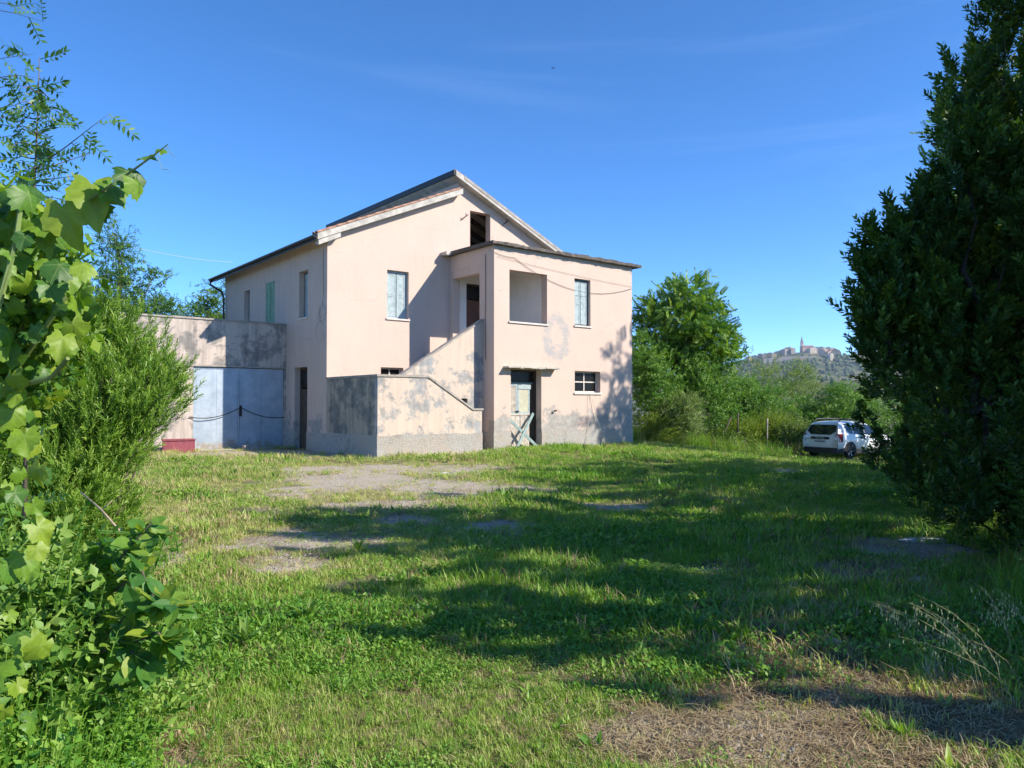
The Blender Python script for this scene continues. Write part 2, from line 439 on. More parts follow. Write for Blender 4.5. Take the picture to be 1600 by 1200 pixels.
g = t.mix(t.ramp(t.noise(co, 2.2, 6, 0.7), [(0.35, 0.0), (0.7, 1.0)]), (0.33, 0.40, 0.47, 1), (0.50, 0.56, 0.62, 1))
sv = t.n('Mapping', {0: co, 3: (7, 7, 0.4)}).outputs[0]
g = t.mix(t.ramp(t.noise(sv, 1.0, 5, 0.7), [(0.55, 0.0), (0.8, 0.35)]), g, (0.22, 0.22, 0.21, 1))
gz_ = t.math('ADD', t.noise(co, 4.0, 6, 0.75), t.n('MapRange', {0: t.sep(co)[2], 1: 0.0, 2: 0.8, 3: 0.2, 4: -0.3}).outputs[0])
g = t.mix(t.ramp(gz_, [(0.52, 0.0), (0.66, 0.75)]), g, (0.34, 0.26, 0.17, 1))
t.set(col=g, rough=0.45, metal=0.4); t.bump(t.noise(co, 2.0, 3), 0.25, 0.03); M['sheet'] = t.m

# ------------------------------------------------------------------ walls with openings
def wall(name, parent, mat, f, u0, u1, z0, top, holes=(), thick=0.3):
    """f(u, d, z) -> local point (d = depth into the wall); top: [(u, z), ...] left to right; holes: (u0, u1, z0, z1)"""
    tu = [p[0] for p in top]; tz = [p[1] for p in top]
    topz = lambda u: float(np.interp(u, tu, tz))
    us = sorted(set([u0, u1] + [h[0] for h in holes] + [h[1] for h in holes] + [u for u in tu if u0 < u < u1]))
    us = [u for u in us if u0 - 1e-6 <= u <= u1 + 1e-6]
    mb = MB()
    for a, b in zip(us[:-1], us[1:]):
        mid = (a + b) / 2
        hs = sorted([h for h in holes if h[0] - 1e-6 <= mid <= h[1] + 1e-6], key=lambda h: h[2])
        z = (z0, z0)
        for h in hs + [None]:
            e = (topz(a), topz(b)) if h is None else (h[2], h[2])
            if e[0] - z[0] > 1e-5 or e[1] - z[1] > 1e-5:
                for d in (0, thick):
                    mb.quad(f(a, d, z[0]), f(b, d, z[1]), f(b, d, e[1]), f(a, d, e[0]))
            if h is not None: z = (h[3], h[3])
        mb.quad(f(a, 0, topz(a)), f(b, 0, topz(b)), f(b, thick, topz(b)), f(a, thick, topz(a)))
    for u in (u0, u1):
        mb.quad(f(u, 0, z0), f(u, thick, z0), f(u, thick, topz(u)), f(u, 0, topz(u)))
    for (a, b, c, d) in holes:
        mb.quad(f(a, 0, c), f(a, thick, c), f(a, thick, d), f(a, 0, d)); mb.quad(f(b, 0, c), f(b, thick, c), f(b, thick, d), f(b, 0, d))
        mb.quad(f(a, 0, d), f(b, 0, d), f(b, thick, d), f(a, thick, d))
        if c > z0 + 1e-4: mb.quad(f(a, 0, c), f(b, 0, c), f(b, thick, c), f(a, thick, c))
    return mb.build(name, mat, parent)

TH = R(38.5)
house = empty('farmhouse', (-0.61, 25.4, 0.0), TH)
tag(house, 'two storey farmhouse with peeling pink plaster, outside staircase and staggered gable roof', 'house')
def front(s0): return lambda u, d, z: (u, s0 + d, z)
def leftf(t0): return lambda u, d, z: (t0 + d, u, z)
def rightf(t0): return lambda u, d, z: (t0 - d, u, z)
def backf(s0): return lambda u, d, z: (u, s0 - d, z)
TL, TR, SG, SB = -4.83, 6.87, 2.7, 13.1
TRIDGE = 0.355
def zl(t_): return 7.07 + 0.434 * (t_ + 5.32)          # top of the left pitch
def zr(t_): return 10.15 - 0.447 * (t_ - 0.05)         # top of the right pitch
G0 = -0.15
# gable wall in two pieces that meet under the step of the roof
w = wall('gable_wall', house, M['plaster'], front(SG), TL, TRIDGE, G0, [(TL, zl(TL) - .2), (TRIDGE, zl(TRIDGE) - .2)],
     [(-2.61, -1.75, 4.56, 6.24), (-2.84, -1.95, 2.0, 2.84)])
w = wall('gable_wall', house, M['plaster'], front(SG), TRIDGE, TR, G0, [(TRIDGE, zr(TRIDGE) - .2), (TR, zr(TR) - .2)],
     [(0.905, 1.86, 7.25, 8.87), (0.73, 1.55, 3.4, 6.1)])
wall('left_wall', house, M['left'], leftf(TL), SG + .3, SB, G0, [(SG, zl(TL) - .2), (SB, zl(TL) - .2)],
     [(4.24, 5.02, 4.58, 6.22), (7.3, 8.23, 4.5, 6.23), (10.0, 10.68, 4.5, 6.2), (4.24, 5.35, G0, 2.86)])
wall('right_wall', house, M['plaster'], rightf(TR), 0.3, SB, G0, [(0.3, 6.86), (SB, 6.86)])
wall('back_wall', house, M['plaster'], backf(SB), TL + .3, TR - .3, G0, [(TL, zl(TL) - .2), (TRIDGE - .01, zl(TRIDGE) - .2), (TRIDGE, zr(TRIDGE) - .2), (TR, zr(TR) - .2)])
wall('ridge_wall', house, M['plaster'], leftf(TRIDGE), SG + .3, SB - .3, 7.5, [(SG, zr(TRIDGE) - .2), (SB, zr(TRIDGE) - .2)], (), 0.2)
# wing with the loggia
wall('wing_wall', house, M['front'], front(0), 0, TR, G0, [(0, 7.0), (TR, 7.0)],
     [(0.667, 2.395, 4.44, 6.23), (3.748, 4.573, 4.5, 6.25), (3.748, 5.087, 2.0, 2.8), (0.724, 2.12, G0, 2.78)])
wall('wing_side_wall', house, M['plaster'], leftf(0), 0.3, SG, G0, [(0.3, 7.0), (SG, 7.0)], [(0.84, 2.5, 3.4, 6.15)])
MB().box(0.3, 2.5, 0.3, SG, 3.2, 3.4).build('loggia_floor', M['sill'], house)
MB().box(0.3, 2.5, 0.3, SG, 6.62, 6.75).build('loggia_ceiling', M['white'], house)
MB().box(2.5, 2.65, 0.3, SG, 3.2, 6.98).build('loggia_partition', M['white'], house)
mb = MB(); mb.box(0.02, 0.73, SG - .022, SG - .002, 3.4, 6.62); mb.box(1.55, 2.5, SG - .022, SG - .002, 3.4, 6.62); mb.box(0.73, 1.55, SG - .022, SG - .002, 6.1, 6.62)
mb.build('loggia_back_wall', M['white'], house)
MB().box(2.65, TR - .3, 0.3, SG, 3.2, 3.35).build('floor_slab', M['concrete'], house)
MB().box(TL + .3, TR - .3, SG + .3, SB - .3, 3.2, 3.35).build('floor_slab', M['concrete'], house)
MB().box(TL + .3, TR - .3, SG + .3, SB - .3, 6.5, 6.65).build('floor_slab', M['darkwood'], house)
# wing roof slab: weathered concrete with a broken, uneven front edge
mb = MB()
n = 60
r_ = random.Random(3)
sx0, sx1 = -0.2, TR + 0.36
edge = []
for i in range(n + 1):
    u = sx0 + (sx1 - sx0) * i / n
    edge.append((u, -0.2 + r_.uniform(-.02, .03), 7.0 + r_.uniform(-.015, .02), 7.11 + r_.uniform(-.025, .02) - 0.015 * math.sin(u)))
for a, b in zip(edge[:-1], edge[1:]):
    mb.hexa([(a[0], a[1], a[2]), (b[0], b[1], b[2]), (b[0], SG - .002, 7.0), (a[0], SG - .002, 7.0),
             (a[0], a[1], a[3]), (b[0], b[1], b[3]), (b[0], SG - .002, 7.13), (a[0], SG - .002, 7.13)])
mb.build('wing_roof', M['dark_concrete'], house)
mb = MB(); mb.box(-0.42, -0.2, 2.3, SG - .002, 6.98, 7.1); mb.build('slab_stub', M['concrete'], house)
# left pitch: slab, gutter and verge tiles
lroof = MB()
t0, t1 = -5.32, TRIDGE
lroof.hexa([(t0, 2.36, zl(t0) - .2), (t1, 2.36, zl(t1) - .2), (t1, SB + .3, zl(t1) - .2), (t0, SB + .3, zl(t0) - .2),
            (t0, 2.36, zl(t0)), (t1, 2.36, zl(t1)), (t1, SB + .3, zl(t1)), (t0, SB + .3, zl(t0))])
lroof = lroof.build('roof', M['concrete'], house); lroof['label'] = 'lower left pitch of the roof with clay tile verge'
MB().hexa([(t0 + .05, 2.395, zl(t0) - .36), (-4.5, 2.395, zl(-4.5) - .36), (-4.5, 2.69, zl(-4.5) - .36), (t0 + .05, 2.69, zl(t0) - .30),
           (t0 + .05, 2.395, zl(t0) - .205), (-4.5, 2.395, zl(-4.5) - .205), (-4.5, 2.69, zl(-4.5) - .205), (t0 + .05, 2.69, zl(t0) - .205)]).build('eave_bracket', M['concrete'], house)
def tile_mesh():
    m = MB(); k = 7; L = 0.44
    for (y, w_, zz) in ((0, .095, .0), (L, .075, .0)):
        pass
    v = []
    for (y, w_) in ((0.0, .10), (L, .08)):
        for j in range(k):
            a = math.pi * j / (k - 1); v.append((math.cos(a) * w_, y, math.sin(a) * w_ * .75 + .005))
        for j in range(k):
            a = math.pi * j / (k - 1); v.append((math.cos(a) * (w_ - .016), y, math.sin(a) * (w_ - .016) * .75 - .004))
    f = []
    o = 2 * k
    for j in range(k - 1):
        f += [(j, j + 1, o + j + 1, o + j), (k + j + 1, k + j, o + k + j, o + k + j + 1), (j, k + j, k + j + 1, j + 1), (o + j, o + j + 1, o + k + j + 1, o + k + j)]
    m.add(v, f)
    return m.mesh('roof_tile', M['tile'])
tm = tile_mesh()
def tile_row(parent, zf, ta, tb, s_, sgn):
    """cover tiles lying up the slope along the verge"""
    ang = math.atan(zf(1) - zf(0))
    L = 0.36
    steps = int(abs(tb - ta) / (L * math.cos(ang)))
    for i in range(steps):
        o = bpy.data.objects.new('roof_tile', tm); link(o, parent)
        tt = ta + (tb - ta) * i / steps
        o.location = (tt, s_ + random.uniform(-.015, .015), zf(tt) + .012 + random.uniform(0, .012))
        o.rotation_euler = Matrix(((0, math.cos(ang) * sgn, 0), (-sgn, 0, 0), (0, 0, 1))).to_euler()
        d = Vector((sgn * math.cos(ang), 0, abs(math.sin(ang)))); x_ = Vector((0, 1, 0)); z_ = x_.cross(d) * 1.0
        if z_.z < 0: x_ = -x_; z_ = -z_
        o.rotation_euler = Matrix((x_, d, z_)).transposed().to_euler()
tile_row(lroof, zl, -5.3, TRIDGE - .1, 2.50, 1)
tile_row(lroof, zl, -5.3, TRIDGE - .1, 2.72, 1)
mb = MB(); gp = []
for k in range(9):
    a = math.pi * k / 8
    gp.append((-5.40 - .075 * math.cos(a), 7.0 - .085 * math.sin(a)))
for k in range(8, -1, -1):
    a = math.pi * k / 8
    gp.append((-5.40 - .06 * math.cos(a), 7.005 - .07 * math.sin(a)))
mb.prism(gp, 'y', 2.34, SB + .32); gut = mb.build('gutter', M['gutter'], lroof)
mb = MB(); mb.box(-5.36, -5.325, 2.4, SB + .3, 6.86, 7.06); mb.build('fascia', M['gutter'], lroof)
mb = MB(); mb.tube([(-5.4, SB + .2, 6.93), (-5.4, SB + .2, 6.75), (-4.95, SB + .05, 6.45), (-4.93, SB - .12, 6.2), (-4.93, SB - .12, 0)], .045, 8); mb.build('downpipe', M['gutter'], house)
# right pitch
t0, t1 = 0.05, TR + 0.5
rroof = MB().hexa([(t0, 2.36, zr(t0) - .2), (t1, 2.36, zr(t1) - .2), (t1, SB + .3, zr(t1) - .2), (t0, SB + .3, zr(t0) - .2),
            (t0, 2.36, zr(t0)), (t1, 2.36, zr(t1)), (t1, SB + .3, zr(t1)), (t0, SB + .3, zr(t0))]).build('roof', M['concrete'], house)
rroof['label'] = 'upper right pitch of the roof with overhanging ridge edge'
tile_row(rroof, zr, TR + .4, 0.1, 2.50, -1)
tile_row(rroof, zr, TR + .4, 0.1, 2.72, -1)
MB().box(-0.02, 0.045, 2.40, SB + .3, zr(.05) - .17, zr(.05) + .03).build('ridge_tile_edge', M['gutter'], rroof)  # near-black strip paints the overhang's shade along the ridge edge
mb = MB()      # darker mortar strip under the verge
mb.hexa([(0.4, 2.345, zr(.4) - .09), (t1, 2.345, zr(t1) - .09), (t1, 2.358, zr(t1) - .09), (.4, 2.358, zr(.4) - .09),
         (0.4, 2.345, zr(.4) + .03), (t1, 2.345, zr(t1) + .03), (t1, 2.358, zr(t1) + .03), (.4, 2.358, zr(.4) + .03)])
mb.build('verge_mortar', M['coping'], rroof)
for k in range(12):    # rafters seen through the attic opening
    s_ = 3.4 + k * .8
    MB().hexa([(.7, s_, zr(.7) - .36), (6.4, s_, zr(6.4) - .36), (6.4, s_ + .12, zr(6.4) - .36), (.7, s_ + .12, zr(.7) - .36),
               (.7, s_, zr(.7) - .205), (6.4, s_, zr(6.4) - .205), (6.4, s_ + .12, zr(6.4) - .205), (.7, s_ + .12, zr(.7) - .205)]).build('rafter', M['darkwood'], rroof) if k < 5 else None

# plinths (rough-cast band)
def plinth(parent, f, u0, u1, h=0.62, holes=()):
    a = u0
    for (p, q) in list(holes) + [(u1, u1)]:
        if p - a > .02:
            mb = MB(); rp = random.Random(int((p + h) * 100)); k = max(1, int((p - a) / .22)); zs = [h + rp.uniform(-.03, .015) for _ in range(k + 1)]; ds = [-.025 + rp.uniform(-.006, .004) for _ in range(k + 1)]
            ds[0] = ds[k] = -.025
            for i in range(k):
                u, v_ = a + (p - a) * i / k, a + (p - a) * (i + 1) / k
                mb.hexa([f(u, ds[i], G0), f(v_, ds[i + 1], G0), f(v_, -.001, G0), f(u, -.001, G0), f(u, ds[i], zs[i]), f(v_, ds[i + 1], zs[i + 1]), f(v_, -.001, zs[i + 1]), f(u, -.001, zs[i])])
            mb.build('plinth', M['roughcast'], parent)
        a = q
plinth(house, front(0), -0.025, TR, 0.62, [(0.724, 2.12)])
plinth(house, leftf(0), -0.002, SG, 0.62)
plinth(house, leftf(TL), SG - .0, 6.1, 0.62, [(4.24, 5.35)])

# windows
def framed(parent, name, f, u0, u1, z0, z1, d, fw, mat, depth=.05):
    mb = MB()
    for (a, b, c, e) in ((u0, u0 + fw, z0, z1), (u1 - fw, u1, z0, z1), (u0 + fw, u1 - fw, z0, z0 + fw), (u0 + fw, u1 - fw, z1 - fw, z1)):
        mb.hexa([f(a, d, c), f(b, d, c), f(b, d + depth, c), f(a, d + depth, c), f(a, d, e), f(b, d, e), f(b, d + depth, e), f(a, d + depth, e)])
    return mb.build(name, mat, parent)
def slab(parent, name, f, u0, u1, z0, z1, d0, d1, mat):
    return MB().hexa([f(u0, d0, z0), f(u1, d0, z0), f(u1, d1, z0), f(u0, d1, z0), f(u0, d0, z1), f(u1, d0, z1), f(u1, d1, z1), f(u0, d1, z1)]).build(name, mat, parent)
def shuttered(f, u0, u1, z0, z1, mat, fm, d=.13, sill=True, open_gap=0.0, label=None):
    e = .004
    w_ = framed(house, 'window', f, u0 + e, u1 - e, z0 + e, z1 - e, d, .055, fm)
    if label: w_['label'] = label
    um = (u0 + u1) / 2 - open_gap
    for (a, b) in ((u0 + .064, um - .012), (um + .012, u1 - .064)):
        s_ = slab(w_, 'shutter', f, a, b, z0 + .064, z1 - .064, d + .012, d + .045, mat)
        h = (z1 - z0 - .13) / 2
        for k in range(2):
            c = z0 + .075 + k * h
            framed(s_, 'shutter_panel', f, a + .008, b - .008, c, c + h - .03, d + .002, .05, mat, .009)
    if sill:
        slab(w_, 'sill', f, u0 - .04, u1 + .04, z0 - .06, z0 - .002, -.05, .12, M['sill'])
    slab(w_, 'lining', f, u0 + .06, u1 - .06, z0 + .06, z1 - .06, d + .06, d + .075, M['darkwood'])
shuttered(front(SG), -2.61, -1.75, 4.56, 6.24, M['shutter'], M['frame'])
shuttered(front(0), 3.748, 4.573, 4.5, 6.25, M['shutter'], M['darkframe'])
shuttered(leftf(TL), 4.24, 5.02, 4.58, 6.22, M['shutter'], M['darkframe'], .2)
shuttered(leftf(TL), 7.3, 8.23, 4.5, 6.23, M['greenshut'], M['greenshut'], .0, False, 0, 'window closed by faded green shutters')
shuttered(leftf(TL), 10.0, 10.68, 4.5, 6.2, M['frame'], M['darkframe'], .2)
slab(house, 'sill', front(0), .62, 2.44, 4.38, 4.438, -.05, .28, M['sill'])['label'] = 'thin stone sill of the open loggia'
def barred(f, u0, u1, z0, z1, d, sill=True):
    w_ = framed(house, 'window', f, u0 + .004, u1 - .004, z0 + .004, z1 - .004, d, .05, M['sill'])
    um, zm = (u0 + u1) / 2, (z0 + z1) / 2
    slab(w_, 'muntin', f, um - .022, um + .022, z0 + .054, z1 - .054, d + .004, d + .04, M['sill'])
    for (a, b) in ((u0 + .054, um - .022), (um + .022, u1 - .054)):
        slab(w_, 'muntin', f, a, b, zm - .022, zm + .022, d + .006, d + .038, M['sill'])
        for (c, e) in ((z0 + .054, zm - .022), (zm + .022, z1 - .054)):
            slab(w_, 'pane', f, a, b, c, e, d + .018, d + .024, M['glass'])
    if sill: slab(w_, 'sill', f, u0 - .05, u1 + .05, z0 - .07, z0 - .002, -.05, .12, M['sill'])
barred(front(0), 3.748, 5.087, 2.0, 2.8, .2)
barred(front(SG), -2.84, -1.95, 2.0, 2.84, .2, False)
# small bits in the small window: leaning bars
# loggia door, brown leaf with a dark fanlight
dr = framed(house, 'door', front(SG), .734, 1.546, 3.404, 6.096, .08, .06, M['darkwood']); dr['label'] = 'brown wooden door inside the loggia'
lf = slab(dr, 'door_leaf', front(SG), .80, 1.48, 3.42, 5.5, .1, .14, M['brown'])
for k in range(3):
    framed(lf, 'door_panel', front(SG), .86, 1.42, 3.5 + k * .66, 4.08 + k * .66, .088, .05, M['brown'], .011)
slab(dr, 'fanlight', front(SG), .80, 1.48, 5.54, 6.03, .12, .13, M['glass'])
# side door, left wall
dl = framed(house, 'door', leftf(TL), 4.244, 5.346, G0, 2.856, .2, .07, M['darkwood']); dl['label'] = 'dark old plank door in the left wall'
for k in range(5):
    slab(dl, 'plank', leftf(TL), 4.32 + k * .19, 4.32 + k * .19 + .18, G0, 2.1, .215 + .004 * (k % 2), .25, M['darkwood'])
slab(dl, 'fanlight', leftf(TL), 4.32, 5.27, 2.16, 2.78, .225, .235, M['glass'])
# front door under the thin concrete ledge
ledge = MB(); r_ = random.Random(5)
for i in range(14):
    a = .40 + i * (2.75 - .40) / 14; b = .40 + (i + 1) * (2.75 - .40) / 14
    zz = 2.80 + r_.uniform(-.012, .012)
    ledge.box(a, b, -.32 + r_.uniform(-.012, .02), -.002, zz + .01, 2.865)
ledge.build('door_ledge', M['concrete'], house)
fd = framed(house, 'door', front(0), .728, 2.116, G0, 2.776, .33, .06, M['darkwood'], .06); fd['label'] = 'patched pale blue ground floor door under a thin ledge'
f0 = front(0)
slab(fd, 'transom_bar', f0, .79, 2.0, 2.28, 2.34, .33, .385, M['teal'])
lf1 = framed(fd, 'door_leaf', f0, .79, 1.30, 1.22, 2.27, .34, .06, M['shutter'], .04)
for k in range(6): slab(lf1, 'slat', f0, .86 + k * .064, .86 + k * .064 + .05, 1.29, 2.2, .352 + .003 * (k % 2), .372, M['palewood'])
lf2 = framed(fd, 'door_leaf', f0, 1.315, 1.86, 1.22, 2.27, .345, .065, M['shutter'], .04)
slab(lf2, 'door_panel', f0, 1.385, 1.79, 1.29, 2.2, .352, .37, M['beige'])
slab(lf2, 'top_strip', f0, 1.32, 1.90, 2.10, 2.255, .325, .344, M['shutter'])
bw = (1.86 - .79) / 5
for k in range(5):
    slab(fd, 'plank', f0, .79 + k * bw, .79 + (k + 1) * bw - .015, G0, 1.19, .345 + .006 * (k % 3), .385, M['palewood'])
slab(fd, 'rail', f0, .79, 1.86, 1.17, 1.235, .33, .36, M['palewood'])
slab(fd, 'lock', f0, 1.22, 1.34, 1.28, 1.34, .30, .335, M['iron'])
slab(fd, 'dark_lining', f0, 1.88, 2.05, G0, 2.27, .37, .39, M['darkwood'])
slab(fd, 'dark_lining', f0, .79, 2.05, 2.36, 2.72, .37, .385, M['glass'])
MB().tube([f0(2.68, -.06, 1.32), f0(2.68, -.10, 1.32), f0(2.75, -.10, 1.34)], .035, 6).build('tap_stub', M['iron'], house)
MB().box(-.012, -.001, .72, .80, 5.05, 5.2).build('number_tile', M['sill'], house)

# outside staircase: lower flight towards the left, landing, upper flight back towards the loggia
stair = MB().box(-4.62, -3.12, -.56, 2.69, G0, 1.5).build('staircase', M['concrete'], house)
SF = -.77
def cap(f, pts, th, over=.035, hh=.065, name='coping'):
    mb = MB()
    for (a, za), (b, zb) in zip(pts[:-1], pts[1:]):
        mb.hexa([f(a, -over, za), f(b, -over, zb), f(b, th + over, zb), f(a, th + over, za),
                 f(a, -over, za + hh), f(b, -over, zb + hh), f(b, th + over, zb + hh), f(a, th + over, za + hh)])
    mb.build(name, M['coping'], stair)
tp = [(TL, 2.38), (-3.105, 2.38), (-1.42, 1.37), (-1.07, 1.37)]
wall('parapet', stair, M['stair'], front(SF), TL, -1.07, G0, tp, (), .2)
cap(front(SF), [(TL - .035, 2.381)] + [(a, z + .001) for a, z in tp[1:-1]] + [(-1.03, 1.371)], .2)
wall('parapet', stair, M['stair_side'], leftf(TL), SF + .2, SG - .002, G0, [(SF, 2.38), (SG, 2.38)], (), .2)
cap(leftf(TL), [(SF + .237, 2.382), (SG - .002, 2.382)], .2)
tp2 = [(-3.3, 2.42), (0, 4.46)]
wall('parapet', stair, M['stair'], front(.62), -3.3, -.002, G0, tp2, [(-.9, -.66, 1.6, 1.76)], .18)
cap(front(.62), [(-3.3, 2.421), (-.003, 4.461)], .18)
for k in range(9):
    a = -1.09 - k * .226
    MB().box(a - .226, a - .001, SF + .2, .62, G0, .165 * (k + 1)).build('step', M['concrete'], stair)
for k in range(11):
    a = -3.12 + k * .2
    MB().box(a + .001, a + .2, .80, SG - .003, G0, 1.5 + .172 * (k + 1)).build('step', M['concrete'], stair)
MB().box(-.915, -.003, .80, SG - .003, 3.1, 3.395).build('landing', M['concrete'], stair)
plinth(stair, front(SF), TL - .025, -1.07, 0.66)
plinth(stair, leftf(TL), SF - .0, SG - .001, 0.66)
mb = MB(); mb.hexa([(-1.07 + .001, SF, G0), (-1.045, SF, G0), (-1.045, SF + .2, G0), (-1.069, SF + .2, G0), (-1.069, SF, .66), (-1.045, SF, .66), (-1.045, SF + .2, .66), (-1.069, SF + .2, .66)])
mb.build('plinth', M['roughcast'], stair)
# paved strip in front of the passage
MB().box(-5.2, 2.3, -1.05, .02, G0, 0.015).build('threshold_strip', M['concrete'], house)

# wall hooks left over from an old power line
for (u, z) in ((.62, 8.55), (2.55, 8.62)):
    MB().tube([(u, SG, z), (u, SG - .16, z + .03), (u - .03, SG - .18, z + .12)], .02, 6).tube([(u - .15, SG - .05, z - .1), (u + .1, SG - .17, z + .1)], .012, 5).build('wall_hook', M['iron'], house)

# ------------------------------------------------------------------ garage annex
gar = empty('garage', house.matrix_basis @ Vector((TL, 6.12, 0)), TH)
tag(gar, 'flat roofed garage annex with stained parapet, beside the left wall of the farmhouse', 'garage')
gf = front(0)
wall('front_wall', gar, M['garage'], gf, -6.6, -.003, G0, [(-6.6, 4.44), (0, 4.44)], [(-3.22, -.07, G0, 2.84)], .25)
wall('side_wall', gar, M['garage'], leftf(-6.6), .25, 6.9, G0, [(0, 4.44), (7, 4.44)], (), .25)
wall('back_wall', gar, M['garage'], backf(6.9), -6.35, -.003, G0, [(-7, 4.44), (0, 4.44)], (), .25)
MB().box(-6.35, -.003, .25, 6.65, 3.75, 3.95).build('roof', M['concrete'], gar)
mb = MB(); r_ = random.Random(9)
for i in range(22):
    a = -6.64 + i * 6.62 / 22; b = a + 6.62 / 22 - .004
    mb.box(a, b, -.04, .29, 4.441 + r_.uniform(0, .004), 4.5 + r_.uniform(-.008, .008))
mb.build('coping', M['coping'], gar)
MB().box(-3.3, -.01, -.02, -.002, 2.85, 2.90).build('lintel', M['coping'], gar)
for (a, b) in ((-3.2, -1.66), (-1.645, -.09)):
    d_ = framed(gar, 'door_leaf', gf, a, b, .02, 2.82, .06, .05, M['sheet'], .05)
    k = 2
    wd = (b - a - .1) / k
    for i in range(k):
        slab(d_, 'metal_sheet', gf, a + .05 + i * wd, a + .05 + (i + 1) * wd - .006, .07, 2.77, .075 + .004 * i, .09, M['sheet'])
slab(gar, 'threshold', gf, -3.3, .0, G0, .03, -.35, .04, M['concrete'])
# ------------------------------------------------------------------ plant building blocks (numpy, one mesh per crown)
def unit(v): return v / (np.linalg.norm(v, axis=-1, keepdims=True) + 1e-9)
def rand_dirs(n, r=None):
    r = r or rng
    return unit(r.normal(size=(n, 3)))
def frames(d, spin=None):
    """rotation matrices whose third column is d"""
    d = unit(d); n = len(d)
    ref = np.where(np.abs(d[:, 2:3]) < 0.95, np.array([[0, 0, 1.0]]), np.array([[1.0, 0, 0]]))
    a = unit(np.cross(ref, d)); b = np.cross(d, a)
    if spin is None: spin = rng.uniform(0, 2 * np.pi, n)
    c, s = np.cos(spin)[:, None], np.sin(spin)[:, None]
    x = a * c + b * s; y = np.cross(d, x)
    return np.stack([x, y, d], -1)
def inst(tv, tq, pos, Rm, scl, tint, tvar=None):
    """copies of a template (tv verts, tq quads) -> verts, quads, tint"""
    n, k = len(pos), len(tv)
    V = np.einsum('nij,kj->nki', Rm, tv) * np.asarray(scl).reshape(-1, 1, 1) + pos[:, None, :]
    Qd = (tq[None] + (np.arange(n) * k)[:, None, None]).reshape(-1, 4)
    T = np.repeat(tint, k)
    if tvar is not None: T = np.clip(T + np.tile(tvar, n), 0, 1)
    return V.reshape(-1, 3), Qd, T
def join(parts):
    V, Qd, T, k = [], [], [], 0
    for v, q, t_ in parts:
        V.append(v); Qd.append(q + k); T.append(t_); k += len(v)
    return np.concatenate(V), np.concatenate(Qd), np.concatenate(T)
LEAF = np.array([(0, 0, 0), (.19, 0.02, .48), (0, .12, 1.0), (-.19, .02, .48), (0, -.05, .5)])     # a folded blade, base to tip along z
LEAFQ = np.array([(0, 1, 2, 4), (0, 4, 2, 3)])
FLAT = LEAF[:4]; FLATQ = np.array([(0, 1, 2, 3)])
def shoot(n_leaf, L, leaf, up=0.9, width=1.0, seed=1, r0=.0, spiral=2.4, stem=.006, far=False):
    """a twig along +z with leaves spiralling out; returns template verts, quads, tint offsets"""
    r = np.random.default_rng(seed)
    zz = np.linspace(.08, 1, n_leaf) * L
    a = np.arange(n_leaf) * spiral + r.uniform(0, .6, n_leaf)
    d = np.stack([np.cos(a), np.sin(a), up * (0.55 + .75 * zz / L) + r.uniform(-.25, .25, n_leaf)], -1)
    pos = np.stack([np.cos(a) * r0, np.sin(a) * r0, zz], -1)
    lv = (FLAT if far else LEAF) * np.array([width, 1, 1])
    v, q, t_ = inst(lv, FLATQ if far else LEAFQ, pos, frames(d, np.arctan2(np.cos(a) * 0, 1) + r.uniform(-.5, .5, n_leaf)), leaf * r.uniform(.7, 1.1, n_leaf) * (1.1 - .35 * zz / L), r.uniform(-.12, .12, n_leaf))
    # young pale leaves towards the tip
    t_ = t_ + np.repeat(.22 * (zz / L) ** 3, len(lv))
    s = stem
    sv = np.array([(-s, 0, 0), (s, 0, 0), (s * .4, 0, L), (-s * .4, 0, L), (0, -s, 0), (0, s, 0), (0, s * .4, L), (0, -s * .4, L)])
    sq = np.array([(0, 1, 2, 3), (4, 5, 6, 7)])
    return join([(v, q, t_), (sv, sq, np.full(8, .0))])
def frond(pairs, L, leaf, width=.8, droop=.25, seed=1):
    """a pinnate leaf along +z, drooping towards +y negative"""
    r = np.random.default_rng(seed)
    pos, d, sc = [], [], []
    for i in range(pairs):
        u = (i + 1) / pairs
        p = np.array([0, -droop * L * u * u, L * u])
        for sgn in (-1, 1):
            pos.append(p); d.append(np.array([sgn, -.25 - .3 * r.random(), .45 + .2 * r.random()])); sc.append(leaf * (1.05 - .35 * abs(u - .45)))
    pos.append(np.array([0, -droop * L, L])); d.append(np.array([0, -.5, 1.0])); sc.append(leaf)
    pos, d = np.array(pos), np.array(d)
    lv = np.array([(0, 0, 0), (.17 * width / .8, 0, .45), (0, -.03, 1.0), (-.17 * width / .8, 0, .45)])
    v, q, t_ = inst(lv, np.array([(0, 1, 2, 3)]), pos, frames(d, r.uniform(-.5, .5, len(d)) + 1.57), np.array(sc), r.uniform(-.1, .1, len(d)))
    s = .004
    sv = np.array([(-s, 0, 0), (s, 0, 0), (s * .5, -droop * L, L), (-s * .5, -droop * L, L)])
    return join([(v, q, t_), (sv, np.array([(0, 1, 2, 3)]), np.zeros(4))])
def blob_points(blobs, n, shell=.55, lump=.22, seed=0, flat=1.0):
    """points in the outer layer of a cloud of ellipsoids (x, y, z, rx, ry, rz); returns points and outward directions"""
    r = np.random.default_rng(seed)
    B = np.array(blobs, float)
    w = (B[:, 3] * B[:, 4] * B[:, 5]) ** .67; w /= w.sum()
    k = r.choice(len(B), n, p=w)
    d = unit(r.normal(size=(n, 3)))
    d = unit(d * np.array([1, 1, flat]))
    rad = r.uniform(shell ** 2, 1, n) ** .5
    rad = rad * (1 + lump * (vnoise(d[:, 0] * 3 + k * 7.3, d[:, 1] * 3 + d[:, 2] * 3.7, 5) - .5) * 2)
    p = B[k, :3] + d * B[k, 3:6] * rad[:, None]
    return p, d, rad
